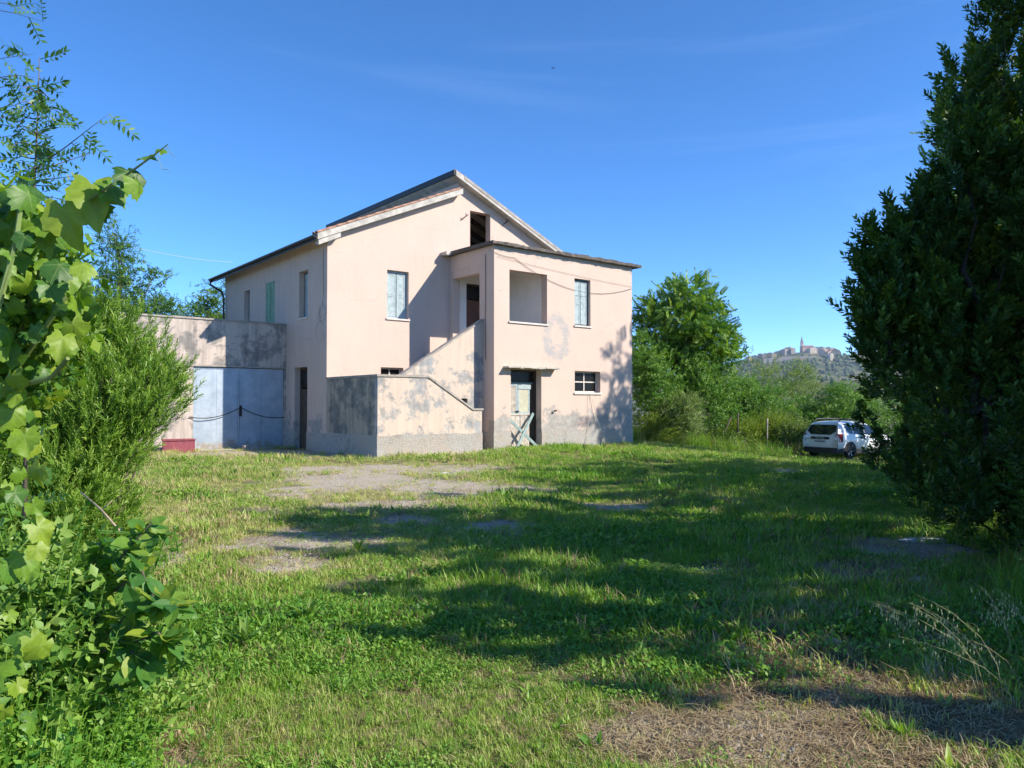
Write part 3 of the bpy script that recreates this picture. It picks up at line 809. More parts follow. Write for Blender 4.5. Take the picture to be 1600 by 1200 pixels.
def limbs(mb, base, top, targets, r0, rnd, bend=.25, sides=6):
    """trunk from base to top, limbs from it to the targets"""
    base, top = Vector(base), Vector(top)
    n = 7
    pts = []
    for i in range(n):
        u = i / (n - 1)
        p = base.lerp(top, u) + Vector((rnd.uniform(-1, 1), rnd.uniform(-1, 1), 0)) * .06 * (top - base).length * u * (1 - u) * 3
        pts.append(p)
    mb.tube(pts, [r0 * (1.15 - .95 * i / (n - 1)) for i in range(n)], 8)
    for tg in targets:
        tg = Vector(tg)
        u = min(.85, max(.15, .75 * (tg.z - base.z) / max(.1, (top.z - base.z)) - .05))
        s = pts[int(u * (n - 1))]
        L = (tg - s).length
        mid = s.lerp(tg, .5) + Vector((rnd.uniform(-1, 1), rnd.uniform(-1, 1), -.4)) * bend * L * .35
        q = [s, s.lerp(mid, .55), mid, mid.lerp(tg, .55) , tg]
        rr = min(r0 * .5, .012 + .028 * L)
        mb.tube(q, [rr, rr * .8, rr * .6, rr * .4, rr * .15], 5, False)

BARK = simple('grey_brown_bark', (0.13, 0.10, 0.075), 0.95, 0, 0.4, 9, 0.6)
BARK_D = simple('dark_bark', (0.035, 0.03, 0.024), 0.95, 0, 0.4, 9, 0.6)
TWIG = simple('dead_twig', (0.36, 0.27, 0.18), 0.9, 0, 0.25, 9)
GSTEM = simple('green_stem', (0.16, 0.22, 0.06), 0.7, 0, 0.25, 9)
L_LAUREL = leaf_mat('laurel_leaf', [(0.022, 0.06, 0.012), (0.04, 0.105, 0.016), (0.085, 0.16, 0.02), (0.24, 0.34, 0.035)], .28, .5)
L_AIL = leaf_mat('pinnate_leaf', [(0.045, 0.13, 0.018), (0.085, 0.20, 0.024), (0.15, 0.28, 0.034), (0.25, 0.36, 0.06)], .35, .5)
L_SHRUB = leaf_mat('shrub_leaf', [(0.06, 0.16, 0.02), (0.10, 0.23, 0.03), (0.17, 0.31, 0.045), (0.28, 0.40, 0.09)], .35, .5)
L_OLIVE = leaf_mat('pale_shrub_leaf', [(0.10, 0.18, 0.04), (0.17, 0.26, 0.06), (0.26, 0.34, 0.10), (0.42, 0.46, 0.22)], .3, .55)
L_YEL = leaf_mat('yellow_green_leaf', [(0.13, 0.22, 0.02), (0.20, 0.29, 0.03), (0.28, 0.35, 0.04), (0.38, 0.42, 0.08)], .35, .5)
L_ROSE = leaf_mat('rosemary_needle', [(0.08, 0.18, 0.02), (0.15, 0.28, 0.03), (0.24, 0.37, 0.05), (0.36, 0.47, 0.12)], .35, .5)
L_LOC = leaf_mat('sapling_leaf', [(0.04, 0.12, 0.03), (0.07, 0.17, 0.035), (0.11, 0.23, 0.04), (0.19, 0.31, 0.06)], .36, .45)
L_GRAPE = leaf_mat('vine_leaf', [(0.04, 0.12, 0.022), (0.095, 0.215, 0.022), (0.165, 0.29, 0.022), (0.27, 0.36, 0.035)], .38, .45, 'obj')
def add_veins(m):
    nt = m.node_tree; t = NT.__new__(NT); t.m = m; t.t = nt; t.b = nt.nodes['Principled BSDF']
    x, y, z = t.sep(t.coord())
    ang = t.math('ARCTAN2', x, y); rr = t.math('SQRT', t.math('ADD', t.math('MULTIPLY', x, x), t.math('MULTIPLY', y, y)))
    k = t.math('MULTIPLY', t.math('ABSOLUTE', t.math('SINE', t.math('MULTIPLY', ang, 2.5))), rr)
    vein = t.ramp(k, [(0.012, 1.0), (0.05, 0.0)])
    old = t.b.inputs['Base Color'].links[0].from_socket
    mott = t.mix(1.0, old, t.ramp(t.noise(t.coord(), 5.0, 4), [(0.3, 0.78), (0.7, 1.18)]), 'MULTIPLY')
    col = t.mix(t.math('MULTIPLY', vein, 0.55), mott, (0.30, 0.38, 0.12, 1))
    sp = t.ramp(t.noise(t.n('VectorMath', {0: t.coord(), 1: t.n('ObjectInfo').outputs['Location']}, operation='ADD').outputs[0], 3.5, 5, 0.7), [(0.66, 0.0), (0.72, 1.0)])
    col = t.mix(t.math('MULTIPLY', sp, 0.6), col, (0.30, 0.22, 0.05, 1))
    nt.links.new(col, t.b.inputs['Base Color'])
add_veins(L_GRAPE)
L_PLUM = leaf_mat('plum_leaf', [(0.06, 0.18, 0.035), (0.10, 0.25, 0.04), (0.16, 0.30, 0.04), (0.30, 0.38, 0.04)], .45, .5, 'obj')

def plant(name, label, cat, loc, trunk_mesh, crown_mesh, group=None, rz=0.0, scl=1.0, crown_name='crown', trunk_name='trunk'):
    o = empty(name, loc, rz); o.scale = (scl, scl, scl) if not hasattr(scl, '__len__') else scl
    tag(o, label, cat, group)
    if trunk_mesh: link(bpy.data.objects.new(trunk_name, trunk_mesh), o)
    if crown_mesh: link(bpy.data.objects.new(crown_name, crown_mesh), o)
    return o

# ---- laurels: dense dark spires of upright, pointed shoots
def laurel_meshes(cones, n, seed, leaf=.085, skirt=.35, far=False):
    """cones: (x, y, height, radius[, lowest leaf]) of the spires that make up the tree"""
    r = np.random.default_rng(seed)
    Cn = np.array(cones, float)
    if Cn.shape[1] == 4: Cn = np.concatenate([Cn, np.full((len(Cn), 1), skirt)], 1)
    w = Cn[:, 2] * Cn[:, 3]; w = w / w.sum()
    prof = lambda u: np.where(u < .3, .78 + .22 * np.sin(u / .3 * np.pi / 2), np.clip((1 - u) / .7, 0, 1) ** .75)
    # branches: little upright spindles of shoots standing on the body of each spire
    per = 22; nb = n // per
    k = r.choice(len(Cn), nb, p=w); u = r.uniform(0, 1, nb) ** 1.1
    zlo = Cn[k, 4]; z = zlo + u * (Cn[k, 2] - zlo - .25); u = z / Cn[k, 2]
    a = r.uniform(0, 2 * np.pi, nb); q = np.where(r.random(nb) < .25, r.uniform(.2, .6, nb), r.uniform(.7, 1.08, nb))
    rr = Cn[k, 3] * prof(u) * q * (1 + .5 * (fbm(a * 1.9 + 9 + k * 3, z * 1.2, seed, 3) - .5) * 2)
    out = np.stack([np.cos(a), np.sin(a), np.zeros(nb)], -1)
    c = out * rr[:, None] + np.stack([Cn[k, 0], Cn[k, 1], z], -1)
    H = r.uniform(.35, .85, nb) * (.55 + .45 * np.clip(Cn[k, 3], 0, 1)); W = r.uniform(.10, .20, nb)
    ib = np.repeat(np.arange(nb), per); m = len(ib)
    v = r.random(m); side = unit(r.normal(size=(m, 3)) * np.array([1, 1, .3]))
    p = c[ib] + np.array([0, 0, 1]) * (v * H[ib])[:, None] + out[ib] * (v * .14 * H[ib])[:, None] + side * (W[ib] * (1 - v) ** .7 * r.uniform(.3, 1, m))[:, None]
    d = unit(np.array([0, 0, 1.0]) + side * (1.0 * (1 - v) + .12)[:, None] + out[ib] * .25 + r.normal(size=(m, 3)) * .12)
    lp = []
    parts = []
    which = r.integers(0, 3, len(p))
    tint = np.clip(r.normal(.32, .12, len(p)) + r.normal(0, .12, nb)[ib] + .14 * v + .10 * p[:, 2] / Cn[:, 2].max(), 0, .9)  # tint rises with height, painting sunlit leaves into the top
    for j in range(3):
        tv, tq, tt = shoot(17 + 3 * j, .19 + .03 * j, leaf, .8, 1.2, 50 + j, 0, 2.4, .004, far)
        s = which == j
        parts.append(inst(tv, tq, p[s], frames(d[s]), r.uniform(.75, 1.25, s.sum()), tint[s], tt))
    V, Qd, T = join(parts)
    cm = np_mesh('laurel_crown', V, Qd, L_LAUREL, {'tint': np.clip(T, 0, 1)})
    mb = MB(); rnd = random.Random(seed)
    for c in cones:
        b = Vector((c[0] * .25 + .35, c[1] * .25, -.1)) if len(c) < 5 or c[4] < .5 else Vector((c[0], c[1], c[4] + .05))
        tg = [(c[0] + rnd.uniform(-1, 1) * c[3] * .7, c[1] + rnd.uniform(-1, 1) * c[3] * .7, max((c[4] if len(c) > 4 else 0) + .25, rnd.uniform(.15, .75) * c[2])) for _ in range(5)]
        limbs(mb, b, (c[0], c[1], c[2] * .93), tg, .035, rnd)
    return mb.mesh('laurel_trunk', BARK_D), cm
grp = 'laurel trees along the right edge of the yard'
cx, cy = 5.1, 7.4
near = [(3.72, 7.4, 2.75, .30, 1.95), (3.80, 7.6, 3.2, .36, 1.9), (4.05, 7.5, 3.75, .52, 1.85), (4.5, 7.3, 4.6, .66, 1.45), (5.0, 7.5, 5.7, .85, .9), (5.65, 7.3, 6.6, 1.1, .12), (5.3, 8.3, 5.2, 1.0, .12), (4.75, 8.2, 4.2, .6, 1.2), (6.3, 7.9, 6.6, 1.3, .12),
        (5.1, 6.8, 4.2, .75, .12), (4.62, 7.3, 2.7, .45, .95), (5.0, 6.7, 2.2, .55, .1), (5.5, 6.5, 1.8, .7, .05), (5.0, 7.6, 1.6, .6, .05), (4.75, 7.3, 1.15, .42, .05), (4.65, 6.9, .9, .35, .05), (5.2, 6.4, 1.3, .5, .05), (5.9, 6.3, 2.2, .7, .05)]
lt, lc = laurel_meshes([(a - cx, b - cy, h, r_, sk) for a, b, h, r_, sk in near], 7800, 11)
plant('laurel_tree', 'tall dark laurel with pointed shoots standing nearest, in front of the parked car', 'tree', (cx, cy, 0), lt, lc, grp)
lt, lc = laurel_meshes([(0, 0, 8.4, 1.5), (-1.1, .3, 7.0, 1.2), (1.1, -.2, 7.2, 1.3), (-.2, 1.2, 6.4, 1.2), (.3, -1.2, 6.6, 1.2), (-1.4, -.8, 4.6, 1.0), (1.5, .9, 5.0, 1.1)], 4600, 13, .115, .35, True)
LAURELS = [((10.0, 14.2), .92, 0.0, 'dark laurel rising behind the nearest laurel on the right'),
           ((7.4, 10.2), .74, 2.0, 'lower laurel in the gap behind the nearest laurel'),
           ((7.4, 5.9), .88, 4.0, 'dark laurel beside the tall grass, past the right edge'),
           ((6.3, 3.7), .66, 1.1, 'smaller laurel by the dry path, past the right edge'),
           ((12.6, 19.3), .72, 3.1, 'laurel of the hedge close to the white car'),
           ((11.8, 17.0), .85, 5.1, 'laurel in the middle of the hedge towards the white car'),
           ((9.9, 12.0), .85, .7, 'laurel of the hedge just past the right edge, beside the nearest laurel'),
           ((12.2, 15.4), .95, 2.7, 'outer laurel of the hedge, past the right edge'),
           ((19.0, 31.0), .78, 5.3, 'laurel at the far end of the hedge shading the white car')]
for (x, y), s, rz, lab in LAURELS:
    plant('laurel_tree', lab, 'tree', (x, y, float(zt(x, y))), lt, lc, grp, rz, (s * 1.22, s * 1.22, s) if y < 11 else s)

# ---- broadleaf trees
def broad_meshes(blobs, base, top, r0, n, tmpl, mat, seed, lump=.25, shell=.5, tint=(.4, .18), updir=.3, bark=BARK, nt=14, scl=(.7, 1.25), clump=0):
    r = np.random.default_rng(seed); rnd = random.Random(seed)
    if clump:
        c, cd, _ = blob_points(blobs, n // clump, shell, lump, seed)
        k = r.integers(0, len(c), n)
        p = c[k] + r.normal(size=(n, 3)) * .17 * np.array([1.2, 1.2, .7]); d = unit(cd[k] + r.normal(size=(n, 3)) * .6)
        base_t = r.normal(0, .13, len(c))[k]
    else:
        p, d, _ = blob_points(blobs, n, shell, lump, seed); base_t = 0
    d = unit(d + np.array([0, 0, updir]) + r.normal(size=d.shape) * .45)
    w_ = r.integers(0, len(tmpl), n)
    tn = np.clip(r.normal(tint[0], tint[1], n) + base_t, 0, 1)
    parts = []
    for j, (tv, tq, tt) in enumerate(tmpl):
        s = w_ == j
        if s.sum(): parts.append(inst(tv, tq, p[s], frames(d[s]), r.uniform(scl[0], scl[1], s.sum()), tn[s], tt))
    V, Qd, T = join(parts)
    cm = np_mesh('crown', V, Qd, mat, {'tint': np.clip(T, 0, 1)})
    mb = MB()
    tg = [tuple(p[i]) for i in r.choice(n, nt, replace=False)] + [tuple(b[:3]) for b in blobs]
    limbs(mb, base, top, tg, r0, rnd)
    return mb.mesh('trunk', bark, True), cm
FR = [frond(7, .42, .15, 1.1, .3, 1), frond(8, .5, .15, 1.1, .45, 2), frond(6, .36, .15, 1.1, .2, 3)]
SH = [shoot(9, .22, .085, .5, 1.5, 4, far=True), shoot(11, .28, .08, .4, 1.5, 5, far=True), shoot(8, .18, .095, .3, 1.6, 6, far=True)]
SH_S = [shoot(12, .22, .05, .5, 1.4, 7, far=True), shoot(14, .26, .045, .5, 1.3, 8, far=True)]

# pinnate tree behind the corner of the house
tm_, cm_ = broad_meshes([(0, 0, 5.6, 2.0, 2.0, 1.5), (1.3, .2, 4.8, 1.5, 1.6, 1.0), (-1.3, 0, 4.6, 1.5, 1.6, 1.3), (.4, 0, 6.8, 1.2, 1.3, .8), (2.0, 0, 3.9, .8, 1.2, .6), (-.4, .4, 3.4, 1.6, 1.6, .9)],
    (0, 0, 0), (.1, 0, 6.2), .16, 2500, FR, L_AIL, 31, .35, .3, (.58, .22), .15, BARK_D, 26, (.75, 1.3), 6)
plant('broadleaf_tree', 'leafy tree with feathery leaves just behind the right corner of the farmhouse', 'tree', (P(1066, 700, 36).x, 36, float(zt(8.2, 36))), tm_, cm_, None, 0, 1.04)
# tall tree that throws the dappled shade on the house corner (it stands behind the laurels)
tm_, cm_ = broad_meshes([(0, 0, 9.5, 2.6, 2.6, 2.6), (1.2, .8, 7.4, 2.2, 2.2, 2.0), (-1.2, -.6, 6.8, 2.0, 2.0, 1.8), (0, 0, 12.0, 1.6, 1.6, 1.6), (.3, -1.2, 5.4, 1.8, 1.8, 1.2)],
    (0, 0, 0), (.2, 0, 12), .2, 1500, FR, L_AIL, 37, .3, .3, (.4, .2), .2, BARK, 26, (.8, 1.4), 6)
plant('broadleaf_tree', 'tall tree almost hidden behind the laurels on the right', 'tree', (16.4, 25.7, float(zt(16.4, 25.7))), tm_, cm_)
# trees behind the garage
tm_, cm_ = broad_meshes([(0, 0, 6.0, 1.3, 1.3, 1.2), (-.9, 0, 5.0, 1.2, 1.2, .8), (1.0, 0, 5.0, 1.3, 1.2, .8), (.1, 0, 7.4, .8, .8, .9), (1.9, 0, 5.3, .55, .8, .45), (-.2, 0, 8.5, .3, .3, .7), (.2, 0, 4.0, 1.5, 1.4, .9), (1.5, 0, 6.6, .5, .5, .2)],
    (0, 0, 0), (0, 0, 8.2), .10, 3600, SH, L_LOC, 41, .35, .25, (.4, .2), .1, BARK, 24, (.8, 1.3), 7)
plant('broadleaf_tree', 'airy dark green tree behind the rosemary on the left', 'tree', (P(178, 600, 29).x, 29, 0), tm_, cm_)
tm_, cm_ = broad_meshes([(0, 0, 6.0, 1.5, 1.5, 1.2), (-1.2, 0, 5.3, 1.2, 1.2, .7), (1.2, 0, 5.6, 1.3, 1.2, .9), (.2, 0, 7.2, .7, .8, .6), (1.5, 0, 7.4, .5, .5, .9), (.2, 0, 4.2, 1.8, 1.4, .9)],
    (0, 0, 0), (0, 0, 7.4), .10, 3400, SH, L_AIL, 43, .35, .25, (.45, .2), .1, BARK, 24, (.9, 1.4), 7)
plant('broadleaf_tree', 'bright leafy tree behind the garage, next to the eaves', 'tree', (P(322, 600, 38).x, 38, 0), tm_, cm_)

# shrubs and scrub between the yard and the valley: (pixel x, width px, top row, distance, kind, label)
def shrub_meshes(seed, n, tmpl, mat, tint, h=1.0, clump=7):
    r = random.Random(seed)
    bl = [(0, 0, h * .45, .42, .42, h * .42)] + [(r.uniform(-.42, .42), r.uniform(-.3, .3), h * r.uniform(.3, .62), r.uniform(.2, .34), r.uniform(.2, .34), h * r.uniform(.2, .34)) for _ in range(7)]
    return bl
SHRUBS = [(1018,110,520,33.5,'s','leafy bush climbing up against the right corner of the farmhouse'),
          (1105,130,540,35.5,'s','broad bright bush below the feathery tree'),
          (1060,90,610,33.0,'o','tangled bush with dry stems beside the house corner'),
          (1215,170,556,46,'o','large pale grey green bush below the hill town'),
          (1150,120,565,40,'s','rounded green bush between the feathery tree and the pale bush'),
          (1190,130,600,38,'s','dark leaved bush behind the weathered stakes'),
          (1270,140,600,42,'s','bright bush just behind the roof of the white car'),
          (1335,120,585,44,'s','green bush behind the white car close to the laurel'),
          (1125,75,668,33.5,'d','low dark bush at the edge of the lawn'),
          (1200,95,640,35,'y','yellow green shrub left of the white car'),
          (1035,70,650,32.2,'y','small bright shrub at the foot of the house corner'),
          (1160,70,652,34.5,'y','yellowish shrub between the low dark bush and the stakes'),
          (1240,60,655,34.6,'o','pale scrubby shrub next to the bumper of the white car'),
          (1420,150,600,37,'s','green bush hidden behind the front of the white car')]
kinds = {'s': (SH, L_SHRUB, (.4, .2), .9), 'o': (SH_S, L_OLIVE, (.4, .22), 1.2), 'd': (SH, L_LAUREL, (.6, .15), .8), 'y': (SH_S, L_YEL, (.4, .2), 1.0)}
for i, (px, wpx, top, Y, kd, lab) in enumerate(SHRUBS):
    g = P(px, 0, Y); z0 = float(zt(g.x, Y)); zt_ = P(px, top, Y).z; h = zt_ - z0; w_ = wpx / F * Y / 2
    r = random.Random(100 + i)
    bl = [(0, 0, h * .42, w_ * .8, w_ * .7, h * .44)]
    for _ in range(7):
        rz_ = h * r.uniform(.16, .3)
        bl.append((r.uniform(-.65, .65) * w_, r.uniform(-.5, .5) * w_, min(h - rz_, h * r.uniform(.25, .85)), w_ * r.uniform(.25, .42), w_ * r.uniform(.25, .42), rz_))
    tp_, mt, tn, sc = kinds[kd]
    n = int(min(3000, 260 + 210 * w_ * h * (2.1 if kd in 'oy' else 1.25)))
    tm_, cm_ = broad_meshes(bl, (0, 0, -.1), (0, 0, h * .75), .04, n, tp_, mt, 200 + i, .3, .45, tn, .35, BARK, 16, (.8 * sc * 1.25, 1.3 * sc * 1.25), 5)
    plant('shrub', lab, 'shrub', (g.x, Y, z0), tm_, cm_, 'scrub bushes behind the lawn', 0, 1, 'foliage', 'stem')

# ---- rosemary, a tall billowing bush of upright needle shoots
def rosemary():
    r = np.random.default_rng(61)
    blobs = [(-4.75, 8.2, 1.7, .95, .9, 1.0), (-4.25, 8.0, 1.7, .55, .7, .58), (-3.86, 8.0, 1.7, .34, .45, .42), (-5.3, 8.3, 1.9, 1.0, .9, .95), (-4.65, 8.1, 2.2, .6, .5, .5), (-4.65, 7.7, 1.0, .65, .6, .75),
             (-4.95, 7.6, .6, .75, .6, .65), (-5.6, 7.6, 1.1, .9, .8, 1.2), (-4.35, 7.9, 1.25, .5, .6, .5), (-5.2, 7.2, .6, .7, .6, .7), (-4.4, 7.5, .75, .42, .5, .6), (-4.55, 7.2, .35, .55, .5, .45), (-4.35, 7.9, .35, .4, .5, .4)]
    p, d, rad = blob_points(blobs, 9500, .5, .3, 62)
    gap = fbm(p[:, 0] * 2.6, p[:, 2] * 2.6 + p[:, 1] * 1.7, 8) > .3
    ok = (p[:, 2] > .02) & (gap | (r.random(len(p)) < .3))
    p, d = p[ok], d[ok]
    d = unit(d * np.array([.7, .7, .4]) + np.array([0, 0, .95]) + r.normal(size=p.shape) * .32)
    tm = []
    for sd in range(3):
        rr = np.random.default_rng(70 + sd)
        n, L = 24, .18
        zz = np.linspace(.0, 1, n) * L; a = np.arange(n) * 2.4
        dd = np.stack([np.cos(a), np.sin(a), 1.1 + rr.uniform(-.3, .4, n)], -1)
        lv = np.array([(-.10, 0, 0), (.10, 0, 0), (.06, .08, 1), (-.06, .08, 1)])
        v, q, t_ = inst(lv, np.array([(0, 1, 2, 3)]), np.stack([np.zeros(n), np.zeros(n), zz], -1), frames(dd, rr.uniform(-.5, .5, n)), .044 * rr.uniform(.8, 1.3, n), rr.uniform(-.1, .1, n) + .25 * (zz / L) ** 2)
        tm.append((v, q, t_))
    w_ = r.integers(0, 3, len(p)); tn = np.clip(r.normal(.35, .15, len(p)), 0, 1)
    parts = [inst(*tm[j][:2], p[w_ == j], frames(d[w_ == j]), r.uniform(.75, 1.35, (w_ == j).sum()), tn[w_ == j], tm[j][2]) for j in range(3)]
    V, Qd, T = join(parts)
    o = np.array([-4.6, 8.0, 0])
    cm = np_mesh('rosemary_foliage', V - o, Qd, L_ROSE, {'tint': np.clip(T, 0, 1)})
    mb = MB(); rnd = random.Random(5)
    for b in blobs:
        for _ in range(4):
            e = Vector((b[0] + rnd.uniform(-.7, .7) * b[3] - o[0], b[1] + rnd.uniform(-.7, .7) * b[4] - o[1], b[2] + rnd.uniform(-.2, .6) * b[5]))
            s = Vector((rnd.uniform(-.3, .2), rnd.uniform(-.2, .2), -.05))
            mb.tube([s, s.lerp(e, .4) + Vector((0, 0, -.12)), s.lerp(e, .75), e], [.025, .018, .012, .005], 5)
    plant('rosemary_bush', 'tall billowing bright green rosemary bush in front of the garage', 'bush', (o[0], o[1], 0), mb.mesh('rosemary_stem', BARK), cm, None, 0, 1, 'foliage', 'stem')
rosemary()

# ---- sapling with upright leader, top left
def sapling(name, label, loc, leader, branches, seed, fr_scale=.5, nleaf=16):
    r = np.random.default_rng(seed); rnd = random.Random(seed)
    tw = frond(5, .17, .062, .9, .35, 91), frond(4, .14, .058, .9, .25, 92)
    mb = MB(); pos, d = [], []
    o = Vector(loc)
    def add(path, r0, dens):
        pts = [Vector(p) - o for p in path]
        mb.tube(pts, [r0 * (1 - .85 * i / (len(pts) - 1)) for i in range(len(pts))], 6)
        for a, b in zip(pts[:-1], pts[1:]):
            n = max(1, int((b - a).length * dens))
            for k in range(n):
                q = a.lerp(b, (k + rnd.random()) / n)
                ax = (b - a).normalized(); side = Vector((rnd.gauss(0, 1), rnd.gauss(0, 1), rnd.gauss(0, .45)))
                side -= ax * side.dot(ax)
                pos.append(q); d.append(side.normalized() * 1.0 + ax * .45 + Vector((0, 0, -.1)))
    add(leader, .016, 8)
    for br in branches: add(br, .006, 10)
    pos, d = np.array(pos), np.array(d)
    w_ = r.integers(0, 2, len(pos)); tn = np.clip(r.normal(.35, .2, len(pos)), 0, 1)
    V, Qd, T = join([inst(*tw[j][:2], pos[w_ == j], frames(d[w_ == j]), r.uniform(.7, 1.35, (w_ == j).sum()), tn[w_ == j], tw[j][2]) for j in range(2)])
    plant(name, label, 'tree', o, mb.mesh('sapling_trunk', BARK, True), np_mesh('sapling_crown', V, Qd, L_LOC, {'tint': np.clip(T, 0, 1)}))
Y = 6.0
brs = []
rnd = random.Random(4)
for k in range(17):
    py = 140 + k * 21; px = 50 - (py - 100) * .03
    for sgn in (-1, 1):
        L = rnd.uniform(38, 85) * (0.35 + .65 * (k / 16)) + 8
        dy = rnd.uniform(-.7, .5)
        b0 = P(px, py, Y + rnd.uniform(-.04, .04)); 
        brs.append([b0, P(px + sgn * L * .5, py + dy * 12 - 3, Y + rnd.uniform(-.25, .25)), P(px + sgn * L, py + dy * 22 + 6, Y + rnd.uniform(-.5, .5))])
brs += [[P(48, 262, Y), P(100, 224, Y - .1), P(135, 196, Y - .15), P(164, 174, Y - .2)], [P(46, 268, Y), P(95, 250, Y + .2), P(125, 240, Y + .25), P(148, 234, Y + .3)],
        [P(48, 280, Y), P(85, 276, Y), P(118, 272, Y)]]
sapling('sapling_tree', 'slender sapling with an upright leader against the sky, above the grapevine', (P(46, 600, Y).x, Y, 0),
        [(P(40, 600, Y).x, Y, 0), P(44, 450, Y), P(47, 330, Y), P(50, 240, Y), P(52, 160, Y), P(53, 84, Y)], brs, 15)
Y = 6.6
sapling('sapling_tree', 'second sapling whose drooping branch tips hang in from the left edge', (P(-160, 600, Y).x, Y, 0),
        [(P(-160, 600, Y).x, Y, 0), P(-150, 300, Y), P(-140, 60, Y), P(-120, -90, Y)],
        [[P(-140, 40, Y), P(-60, 0, Y - .2), P(10, 12, Y - .3), P(58, 26, Y - .4)], [P(-140, 60, Y), P(-60, -12, Y + .2), P(0, -2, Y + .3), P(20, 6, Y + .3)],
         [P(-145, 160, Y), P(-70, 100, Y), P(0, 84, Y), P(46, 78, Y - .1)], [P(-145, 180, Y), P(-50, 120, Y - .3), P(20, 112, Y - .3), P(62, 118, Y - .3)],
         [P(-145, 200, Y), P(-50, 140, Y), P(10, 128, Y), P(45, 130, Y)], [P(-145, 240, Y), P(-40, 170, Y), P(15, 160, Y), P(40, 150, Y)],
         [P(-150, 260, Y), P(-40, 180, Y), P(5, 178, Y), P(25, 186, Y)], [P(-150, 300, Y), P(-60, 230, Y), P(0, 210, Y), P(30, 205, Y)]], 16)

# ---- grapevine: every big leaf is a piece of its own
def vine_leaf_mesh(seed):
    r = random.Random(seed); n = 30
    v = [(0, 0, 0)]
    for i in range(n):
        a = 2 * math.pi * (i + .5) / n          # 0 at the tip, pi at the stalk
        lob = .62 + .10 * math.cos(a * 5) + .20 * abs(math.cos(a / 2))
        if abs(a - math.pi) < .5: lob *= .3 + .7 * abs(a - math.pi) / .5
        lob *= 1 + (.055 if i % 2 else -.055) + r.uniform(-.05, .05)
        x, y = math.sin(a) * lob * .92, .08 + math.cos(a) * lob
        z = .09 * math.sin(a * 4 + seed * 2.1) * lob - .34 * (x * x + y * y) + .34 * abs(x) * (1, -.3, .6, .2, -.5)[seed % 5] - .30 * max(0, y) ** 2 * (seed % 3) + r.uniform(-.03, .03)
        v.append((x, y, z))
    f = [(0, i + 1, (i + 1) % n + 1) for i in range(n)]
    return MB().add(v, f).mesh('leaf', L_GRAPE, True)
VLM = [vine_leaf_mesh(s) for s in range(5)]
vine = empty('grapevine', P(-40, 900, 2.2)); vine.location.z = 0
tag(vine, 'grapevine with big toothed leaves and one shoot reaching into the sky', 'vine')
vo = vine.location.copy()
def vleaf(p, size, nrm, tip):
    o = bpy.data.objects.new('leaf', random.choice(VLM)); link(o, vine)
    z = Vector(nrm).normalized(); y = (Vector(tip) - z * Vector(tip).dot(z)).normalized(); x = y.cross(z)
    o.matrix_basis = Matrix.Translation(p - vo) @ Matrix((x, y, z)).transposed().to_4x4() @ Matrix.Scale(size, 4)
rnd = random.Random(12)
mb = MB()
shootp = [P(60, 420, 2.15), P(85, 360, 2.1), P(120, 320, 2.05), P(165, 290, 2.0), P(205, 262, 1.98), P(235, 240, 1.96), P(258, 222, 1.95)]
mb.tube([p - vo for p in shootp], [.006, .005, .0045, .004, .003, .0022, .0012], 6)
for pth in ([(-60, 900, 2.4), (-20, 700, 2.3), (20, 560, 2.25), (50, 450, 2.2), (60, 420, 2.15)], [(-60, 800, 2.3), (10, 600, 2.2), (90, 480, 2.1), (120, 430, 2.1)],
            [(-60, 700, 2.1), (-10, 500, 2.0), (20, 380, 2.0), (30, 300, 2.0)], [(0, 640, 2.2), (40, 600, 2.1), (80, 590, 2.05), (105, 560, 2.0)]):
    mb.tube([P(*q) - vo for q in pth], [.009 - .001 * i for i in range(len(pth))], 6)
for (a, b, c) in (((182, 275), (186, 310), (200, 322)), ((240, 238), (250, 262), (262, 268)), ((255, 224), (262, 236), (268, 246))):
    mb.tube([P(*a, 1.98) - vo, P(*b, 1.97) - vo, P((b[0] + c[0]) / 2 + 2, c[1] - 6, 1.97) - vo, P(*c, 1.96) - vo], [.0012, .001, .0008, .0006], 4)
mb.build('stem', GSTEM, vine)
view = Vector((.55, -.75, .35))
for (px, py, wpx, dn, tp_) in [(94, 326, 66, (.1, -.9, .3), (.3, 0, -1)), (140, 288, 70, (.3, -.7, .6), (.2, -.2, -.9)), (168, 290, 48, (.7, -.5, .6), (.7, 0, -.5)), (196, 266, 44, (.5, -.6, .5), (.3, 0, -1)),
                               (207, 282, 34, (.8, -.4, .4), (.4, 0, -1)), (222, 244, 26, (-.1, -.5, .8), (.8, 0, -.2)), (246, 232, 16, (.2, -.8, .5), (.4, 0, .7)), (145, 318, 40, (.2, -.9, -.2), (.2, 0, -.8)),
                               (38, 300, 40, (.3, -.8, .5), (.5, 0, .6)), (70, 345, 44, (.4, -.5, .7), (-.6, 0, -.5)), (10, 320, 44, (.2, -.7, .7), (-.3, 0, .8)),
                               (118, 470, 36, (.9, -.2, .3), (.1, 0, -1))]:
    vleaf(P(px, py, 2.02 + rnd.uniform(-.04, .04)), wpx / F * 2.02 * .74, dn, tp_)
for i in range(250):
    while True:
        px = rnd.uniform(-50, 138); py = rnd.uniform(300, 640)
        lim = 60 if py < 340 else (85 if py < 400 else (132 if py < 500 else 132 - (py - 500) * .75))
        if px < lim: break
    Y = rnd.uniform(1.95, 2.55)
    nn = view + Vector((rnd.gauss(0, .45), rnd.gauss(0, .4), rnd.gauss(.1, .4)))
    vleaf(P(px, py, Y), rnd.uniform(22, 50) / F * 2.1 * .62, nn, (rnd.gauss(0, .6), rnd.gauss(0, .4), -1))
